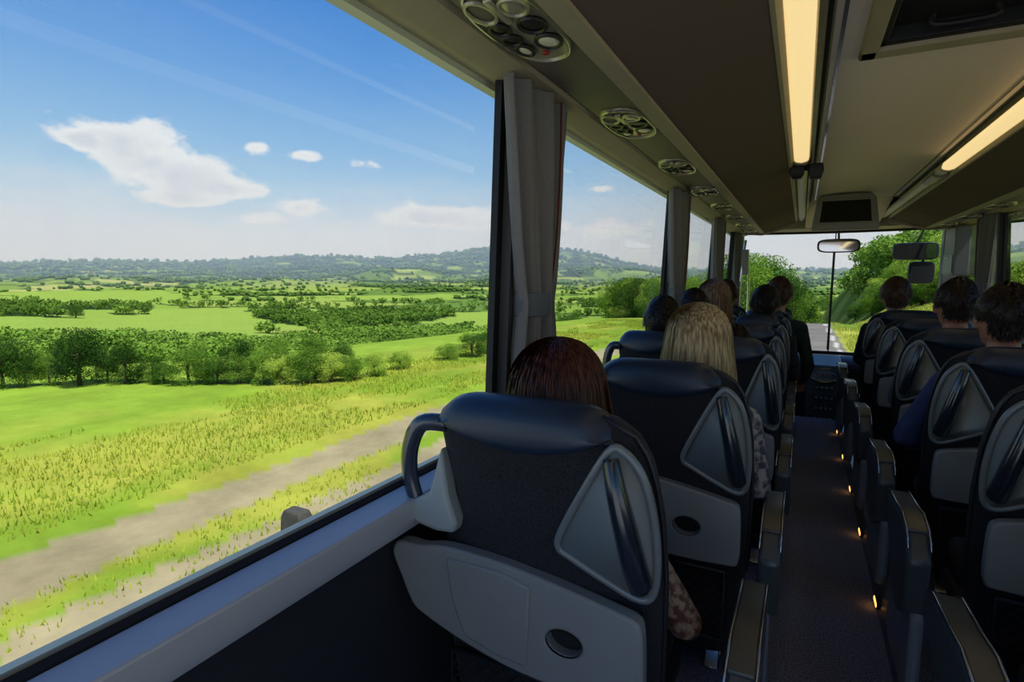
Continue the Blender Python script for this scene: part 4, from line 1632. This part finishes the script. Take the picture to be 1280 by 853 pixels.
    nt.links.new(at.outputs[0], vm.inputs[0]); nt.links.new(f.outputs[0], vm.inputs['Scale'])
    nt.links.new(vm.outputs[0], b.inputs['Base Color'])
    me.materials.append(m)
    o = bpy.data.objects.new('ground', me)
    COL.objects.link(o)
    struct(o)


terrain()


def leaf_mat(name, c1, c2, scale=.9):
    m = bpy.data.materials.new(name)
    m.use_nodes = True
    nt = m.node_tree
    nt.nodes.clear()
    o = nd(nt, 'ShaderNodeOutputMaterial')
    mx = nd(nt, 'ShaderNodeMixShader', i_0=.3)
    di = nd(nt, 'ShaderNodeBsdfDiffuse')
    tr = nd(nt, 'ShaderNodeBsdfTranslucent')
    tc = nd(nt, 'ShaderNodeTexCoord')
    oi = nd(nt, 'ShaderNodeObjectInfo')
    n = nd(nt, 'ShaderNodeTexNoise', i_Scale=scale, i_Detail=3.0)
    nt.links.new(tc.outputs['Object'], n.inputs[0])
    fa = mth(nt, 'ADD', mth(nt, 'MULTIPLY', n.outputs[0], 1.0), mth(nt, 'MULTIPLY', mth(nt, 'SUBTRACT', oi.outputs['Random'], .5), .45))
    c = ramp(nt, fa, [(.25, lin(*c1)), (.75, lin(*c2))])
    nt.links.new(c, di.inputs[0]); nt.links.new(c, tr.inputs[0])
    nt.links.new(di.outputs[0], mx.inputs[1]); nt.links.new(tr.outputs[0], mx.inputs[2])
    nt.links.new(mx.outputs[0], o.inputs[0])
    return m


L_DARK = leaf_mat('leaf_dark', (34, 62, 24), (78, 112, 42))
L_MID = leaf_mat('leaf_mid', (62, 98, 34), (122, 158, 58))
L_LITE = leaf_mat('leaf_light', (104, 140, 44), (172, 194, 84))
M_BARK = mat('bark', (92, 76, 58), .9, noise=.3, nscale=3)


def crown_template(seed, lumps=32, leaves=130, tall=1.0, ls=1.0):
    """unit tree: height 1, crown radius about .42"""
    g = np.random.default_rng(seed)
    V, Fq = [], []
    cs = []
    for _ in range(lumps):
        a = g.uniform(0, 6.283); h = g.uniform(.08, .82)
        rad = .30 * math.sin(math.pi * (h + .10) / 1.08) ** .6 * g.uniform(.35, 1.1)
        cs.append((math.cos(a) * rad, math.sin(a) * rad, h, g.uniform(.10, .17)))
    cs.append((0, 0, .55, .25))
    for (cx, cy, cz, rr) in cs:
        n = int(leaves * (rr / .14) ** 2)
        d = g.normal(size=(n, 3)); d /= np.linalg.norm(d, axis=1)[:, None]
        p = np.array([cx, cy, cz]) + d * rr * g.uniform(.78, 1.06, (n, 1)) * np.array([1, 1, .85 * tall])
        nn = d + g.normal(size=(n, 3)) * .45
        nn /= np.linalg.norm(nn, axis=1)[:, None]
        t = np.cross(nn, g.normal(size=(n, 3))); t /= np.linalg.norm(t, axis=1)[:, None]
        b = np.cross(nn, t)
        s_ = g.uniform(.010, .021, (n, 1)) * ls
        o = len(V) and sum(len(v) for v in V) or 0
        V.append(np.concatenate([p - t * s_, p + b * s_ * .8, p + t * s_, p - b * s_ * .8], 1).reshape(-1, 3))
        Fq.append(np.arange(n * 4).reshape(n, 4) + o)
    return np.concatenate(V), np.concatenate(Fq)


def np_mesh(name, co, faces, m, smooth=False):
    me = bpy.data.meshes.new(name)
    k = faces.shape[1]
    me.vertices.add(len(co)); me.vertices.foreach_set('co', co.astype(np.float32).ravel())
    me.loops.add(faces.size); me.loops.foreach_set('vertex_index', faces.astype(np.int32).ravel())
    me.polygons.add(len(faces)); me.polygons.foreach_set('loop_start', np.arange(0, faces.size, k))
    if smooth: me.polygons.foreach_set('use_smooth', np.ones(len(faces), bool))
    me.update(calc_edges=True)
    me.materials.append(m)
    return me


CR = []
for s_ in range(4):
    V, Fq = crown_template(s_ + 1, 32, 420, 1.0, .56)
    CR.append(np_mesh('crown', V * S, Fq, L_MID))
tk = MB().tube([(0, 0, -.06), (.004, 0, .15), (-.01, .01, .4), (0, 0, .62)], [.035, .026, .02, .01], 7)
tk.tube([(0, 0, .3), (.08, .03, .5)], [.014, .006], 5).tube([(0, 0, .34), (-.07, -.05, .55)], [.014, .006], 5)
TRUNK = tk.mesh('trunk')
TRUNK.materials.append(M_BARK)
NT = 0


def tree(x, y, h, wide, tone, label, group, nm='tree'):
    global NT
    z = float(height(x, y))
    t = thing(nm, label, 'tree' if nm == 'tree' else 'bush', (x, y, z), R.uniform(0, 6.28), group)
    t.scale = (h * wide, h * wide, h)
    c = link('crown', CR[NT % 4], t)
    c.material_slots[0].link = 'OBJECT'
    c.material_slots[0].material = (L_DARK, L_MID, L_LITE)[tone]
    link('trunk', TRUNK, t)
    NT += 1
    return t


# hedgerow trees seen through the near window: base pixel, height and width in pixels
near = [(4, 486, 75, 62, 0), (-28, 488, 80, 60, 0), (32, 484, 52, 45, 0), (100, 482, 86, 78, 0), (62, 482, 45, 40, 1), (158, 480, 62, 50, 0), (135, 478, 40, 45, 0), (192, 478, 38, 36, 0),
        (236, 481, 52, 58, 1), (205, 480, 32, 40, 1), (272, 480, 40, 46, 1), (300, 480, 48, 46, 1), (330, 480, 50, 50, 1), (352, 481, 46, 44, 2), (385, 480, 54, 54, 1), (415, 478, 44, 48, 2), (440, 476, 36, 42, 1),
        (468, 470, 34, 40, 2), (300, 478, 62, 50, 0), (345, 478, 66, 52, 1), (395, 474, 62, 56, 1), (430, 470, 50, 44, 0), (260, 478, 36, 40, 2), (500, 462, 26, 34, 2), (590, 446, 34, 44, 1), (612, 442, 36, 40, 1), (560, 450, 24, 36, 1), (95, 398, 20, 22, 0)]
words = ['dark green', 'mid green', 'pale green']
for (px, py, hp, wp, tone) in near:
    X_, Y_, Z_, r_ = ground(px, py)
    be_ = math.atan2(-X_, Y_)
    d_ = r_ * math.cos(be_ - YAW)
    h_ = hp * d_ / 700 * .97
    if px == 100:
        lab = 'tallest broad dark green tree standing alone at the near field edge'; gp = None
    elif px == 95:
        lab = 'small dark tree on the crest line above the tallest broad tree'; gp = None
    else:
        lab = '%s %s hedgerow tree on the near field edge, %s' % ('small' if hp < 45 else 'large', words[tone], 'left of the tallest tree' if px < 90 else ('just right of the tallest tree' if px < 210 else ('in the bushy middle' if px < 350 else ('in the pale right end' if px < 500 else 'by the window pillar')))); gp = 'hedgerow trees at the near field edge'
    tree(X_, Y_, h_, (wp / hp) / .78, tone, lab, gp)

# candidates
N = 80000
az = np.radians(rng.uniform(-40, 98, N)); lr = rng.uniform(math.log(40), math.log(7500), N)
rr_ = np.exp(lr)
cx = -np.sin(az) * rr_; cy = np.cos(az) * rr_
ids, ed = fields(cx, cy)
wd = wood_mask(cx, cy)
be = np.degrees(az)
nearL = (rr_ < 112) & (be > 26)
hedge = (ed < 8) & (rr_ > 125) & ~meadow(cx, cy)
ok = (wd | hedge | ((rng.random(N) < .012) & ~meadow(cx, cy))) & ~nearL & ~((np.abs(cx + 1) < 9)) & (rng.random(N) < np.where(rr_ > 900, .9, .8))
ok &= ~((cx > 0) & (rr_ < 25))
# right bank: bushes
rbk = (cx > 6) & (cy > 34) & (cy < 220) & (cx < cy * .4) & (rng.random(N) < .34)
ok |= rbk
# keep the road corridor clear
ok &= ~((np.abs(cx - .5) < 7) & (cy < 300))
idx = np.where(ok)[0]
idx = idx[np.argsort(rr_[idx])]
def zone(p):
    return 'the tallest broad tree' if p < 120 else ('the gap after the tallest tree' if p < 210 else ('the hedgerow middle' if p < 330 else ('the pale hedgerow end' if p < 480 else 'the bushes by the pillar')))


def szw(h, a, b):
    return 'low' if h < a else ('middling' if h < b else 'tall')


nind = 0
far_i, mid_i = [], []
for i in idx:
    r0 = rr_[i]
    if r0 < 260 and nind < 230:
        if be[i] < -22: continue
        x_, y_ = cx[i], cy[i]
        if r0 < 45 or (r0 < 110 and rng.random() < .6): continue
        bush = rng.random() < .35
        h_ = rng.uniform(7, 11) if not bush else rng.uniform(2.5, 5)
        if x_ > 0: h_ = rng.uniform(1.8, 3.6) if x_ < 12 else rng.uniform(3, 6.5)
        dd_ = r0 * max(.5, math.cos(az[i] - YAW))
        zb_ = float(height(x_, y_))
        capz = (34 if be[i] > 0 else 40) * dd_ / 700
        if x_ > 0:
            pxx = 640 + 700 * math.tan(YAW - az[i])
            capz = max(3., min(46., (pxx - 1095) * .8)) * dd_ / 700
        elif r0 < 110: capz = 8 * dd_ / 700
        if be[i] > 26: capz = (-74 if r0 < 200 else -48) * dd_ / 700
        if zb_ + h_ > capz: h_ = capz - zb_
        if x_ > 0 and h_ < 2.4:
            h_, bush = rng.uniform(1.8, 2.8), True
        if h_ < 1.6: continue
        tone = int(rng.choice(3, p=[.25, .4, .35])) if x_ < 0 else int(rng.choice(3, p=[.05, .25, .7]))
        if x_ > 0:
            lab, gp = '%s %s %s %s the right bank, %s' % (szw(h_, 2.3, 4), words[tone], 'bush' if bush else 'tree', 'at the foot of' if x_ < 10 else ('halfway up' if x_ < 20 else 'high on'), 'beyond the mirrors' if pxx > 1140 else 'left of the mirrors'), 'trees and bushes on the right bank'
        elif be[i] < 28:
            wnw = 'second left window' if be[i] > 13 else ('third left window' if be[i] > 8 else 'windscreen, left of the road')
            lab, gp = '%s %s %s %s, seen through the %s' % (szw(h_, 4, 7.5), words[tone], 'bush' if bush else 'tree', 'close by' if r0 < 130 else 'farther off', wnw), 'trees on the slope left of the road'
        else:
            lab, gp = '%s %s %s %s %s' % (szw(h_, 4, 7.5), words[tone], 'bush' if bush else 'tree', 'close behind' if r0 < 135 else 'well behind', zone(640 + 700 * math.tan(YAW - az[i]))), 'trees of the valley wood'
        tree(x_, y_, h_, rng.uniform(.85, 1.2) * (1.5 if bush else 1), tone, lab, gp, 'bush' if bush else 'tree')
        nind += 1
    elif r0 < 900:
        mid_i.append(i)
    else:
        far_i.append(i)
# roadside trees ahead on the left, framing the windscreen
for k, (px_, dd, hp) in enumerate(((926, 48, 6.2), (938, 56, 7.2), (951, 66, 9.0), (962, 58, 6.4), (976, 75, 8), (988, 80, 7), (994, 60, 4.4), (1003, 90, 5.5), (1002, 120, 9), (1158, 80, 3.5), (1178, 72, 5), (1140, 110, 3), (1197, 64, 5.5), (1216, 70, 6.5), (735, 130, 6), (790, 140, 11), (806, 130, 11), (825, 120, 10), (845, 90, 8), (870, 62, 6), (900, 64, 7))):
    d = pix_dir(px_, 347)
    k_ = dd / math.hypot(d.x, d.y)
    x_, y_ = d.x * k_, d.y * k_
    tone = (1, 0, 1, 0, 0, 0, 1, 0, 2, 2, 2)[k % 11] if x_ < 0 else 2
    lab = '%s roadside tree %s of the road ahead' % (words[tone], 'left' if x_ < 0 else 'right')
    tree(x_, y_, hp, 1.15, tone, lab, 'roadside trees seen through the windscreen')


def ico(n):
    import bmesh
    bm = bmesh.new()
    bmesh.ops.create_icosphere(bm, subdivisions=n, radius=1)
    v = np.array([p.co[:] for p in bm.verts]); f = np.array([[q.index for q in p.verts] for p in bm.faces])
    bm.free()
    return v, f


def scatter(ids_, name, lab, lvl, m, hs):
    v0, f0 = ico(lvl)
    ids_ = np.array(ids_)
    n = len(ids_)
    x = cx[ids_]; y = cy[ids_]; z = height(x, y); r0 = rr_[ids_]
    h = hs(r0, n)
    w = h * rng.uniform(.45, .8, n)
    an = rng.uniform(0, 6.28, n)
    vs = []
    jit = 1 + rng.uniform(-.28, .28, (n, len(v0)))
    P = v0[None] * jit[..., None]
    c, s_ = np.cos(an)[:, None], np.sin(an)[:, None]
    px = (P[..., 0] * c - P[..., 1] * s_) * w[:, None]; py = (P[..., 0] * s_ + P[..., 1] * c) * w[:, None]; pz = P[..., 2] * h[:, None] * .5 + h[:, None] * .42
    co = np.stack([(px + x[:, None]) * S, (py + y[:, None]) * S, (pz + z[:, None] + ZC) * S], -1).reshape(-1, 3)
    f = (f0[None] + (np.arange(n) * len(v0))[:, None, None]).reshape(-1, 3)
    me = np_mesh(name, co, f, m, False)
    o = bpy.data.objects.new(name, me)
    COL.objects.link(o)
    tag(o, lab, 'trees', None, 'stuff')
    return o


L_FAR = leaf_mat('leaf_far', (48, 78, 38), (96, 126, 58), .02)
# middle distance: leafy small crowns joined
def leafy_mid(ids_, lumps, leaves, big, name, lab):
    V, Fq = crown_template(9, lumps, leaves)
    V2 = V.copy()
    # bigger leaves for distance
    q = V2.reshape(-1, 4, 3); c = q.mean(1, keepdims=True); q = c + (q - c) * big
    V2 = q.reshape(-1, 3)
    n = len(ids_); ids_ = np.array(ids_)
    x = cx[ids_]; y = cy[ids_]; z = height(x, y)
    h = rng.uniform(5, 11, n); w = h * rng.uniform(.9, 1.4, n); an = rng.uniform(0, 6.28, n)
    c_, s_ = np.cos(an)[:, None], np.sin(an)[:, None]
    px = (V2[None, :, 0] * c_ - V2[None, :, 1] * s_) * w[:, None] + x[:, None]
    py = (V2[None, :, 0] * s_ + V2[None, :, 1] * c_) * w[:, None] + y[:, None]
    pz = V2[None, :, 2] * h[:, None] * 1.05 - .15 * h[:, None] + z[:, None]
    co = np.stack([px * S, py * S, (pz + ZC) * S], -1).reshape(-1, 3)
    f = (Fq[None] + (np.arange(n) * len(V2))[:, None, None]).reshape(-1, 4)
    o = bpy.data.objects.new(name, np_mesh(name, co, f, leaf_mat('leaf_wood', (44, 76, 30), (118, 152, 60), .03)))
    COL.objects.link(o)
    tag(o, lab, 'trees', None, 'stuff')


print('ind', nind, 'mid', len(mid_i), 'far', len(far_i))
mid_i = [mid_i[k] for k in rng.permutation(len(mid_i))]
close_w = [i for i in mid_i if rr_[i] < 200 and (be[i] > 8 or be[i] < -4)][:420]
near_w = [i for i in mid_i if 200 <= rr_[i] < 330 and (be[i] > 2 or be[i] < -4)][:1250]
far_w = [i for i in mid_i if rr_[i] >= 330][:6000]
print('w', len(close_w), len(near_w), len(far_w), len([i for i in mid_i if rr_[i] < 200]), len([i for i in mid_i if 200 < rr_[i] < 330]), len([i for i in mid_i if rr_[i] >= 330]))
leafy_mid(close_w, 12, 84, 1.7, 'woodland_edge', 'leafy woodland edge behind the near hedgerow')
leafy_mid(near_w, 10, 24, 2.9, 'woodland', 'leafy woods filling the near side of the valley')
leafy_mid(far_w, 6, 7, 5.0, 'woodland_belt', 'belts of woodland across the middle of the valley')
rng.shuffle(far_i)
scatter(far_i[:8500], 'distant_woodland', 'distant dark hedges and woods over the far hills', 1, L_FAR, lambda r0, n: np.maximum(6.5, r0 * .0050) * rng.uniform(.6, 1.2, n))


# verge grass
def grass(name, lab, x0, x1, y0, y1, n, hh, c1, c2):
    x = rng.uniform(x0, x1, n); y = rng.uniform(y0, y1, n)
    dens = fbm(x / 1.2, y / 2.5, 3)
    keep = dens > .42
    x = x[keep]; y = y[keep]; n = len(x)
    z = height(x, y)
    h = hh * rng.uniform(.5, 1.2, n); a = rng.uniform(0, 6.28, n); w = .012 + .012 * rng.random(n)
    lx, ly = rng.normal(0, .3, n) * h, rng.normal(0, .3, n) * h
    p0 = np.stack([x - np.cos(a) * w, y - np.sin(a) * w, z - .02], -1)
    p1 = np.stack([x + np.cos(a) * w, y + np.sin(a) * w, z - .02], -1)
    p2 = np.stack([x + lx, y + ly, z + h], -1)
    co = np.stack([p0, p1, p2], 1).reshape(-1, 3)
    co[:, 2] += ZC
    me = np_mesh(name, co * S, np.arange(n * 3).reshape(n, 3), leaf_mat(name, c1, c2, .5))
    o = bpy.data.objects.new(name, me)
    COL.objects.link(o)
    tag(o, lab, 'grass', None, 'stuff')


grass('tall_grass', 'tall yellow-green flowering grass beyond the dirt track', -12.5, -7.9, -4, 40, 34000, .10, (130, 158, 50), (164, 172, 64))
grass('verge_grass', 'short green grass between the two dirt tracks beside the coach', -6.5, -3.6, -3, 22, 9000, .07, (110, 150, 40), (170, 180, 70))
grass('bank_grass', 'yellow-green grass on the bank right of the road', 1.9, 9, 8, 60, 30000, .2, (130, 150, 50), (196, 196, 90))

# roadside marker
X_, Y_, Z_, r_ = ground(372, 668, 3)
t = thing('marker_stone', 'low dark roadside marker block just outside the sill of the near window', 'marker', (X_, Y_, Z_))
MB().loft([[(-.16 * k, -.10 * k, z), (.16 * k, -.10 * k, z), (.16 * k, .10 * k, z), (-.16 * k, .10 * k, z)] for z, k in ((-.05, 1.1), (.22, 1.0), (.30, .8))]).build('stone', mat('dark_stone', (60, 58, 54), .9, noise=.3, nscale=20), t, bevel=.02)


# thin summer haze lying over the far country
def haze():
    m = MB()
    poly = [(-9400, 9400), (8000, 9400), (8000, 1500), (-1300, 1500), (-1300, -3000), (-9400, -3000)]
    poly = poly[::-1]
    n = len(poly)
    z0, z1 = -140, 900
    m.add([(x, y, z0) for x, y in poly] + [(x, y, z1) for x, y in poly], [(i, (i + 1) % n, n + (i + 1) % n, n + i) for i in range(n)] + [tuple(range(n))[::-1], tuple(range(n, 2 * n))])
    mt = bpy.data.materials.new('haze')
    mt.use_nodes = True
    nt = mt.node_tree
    nt.nodes.clear()
    o = nd(nt, 'ShaderNodeOutputMaterial')
    v = nd(nt, 'ShaderNodeVolumeScatter', i_Color=(.55, .74, 1, 1), i_Density=.00019, i_Anisotropy=.0)
    nt.links.new(v.outputs[0], o.inputs[1])
    ob = m.build('haze', mt, smooth=False)
    tag(ob, 'thin blue summer haze over the far hills', 'haze', None, 'stuff')


haze()
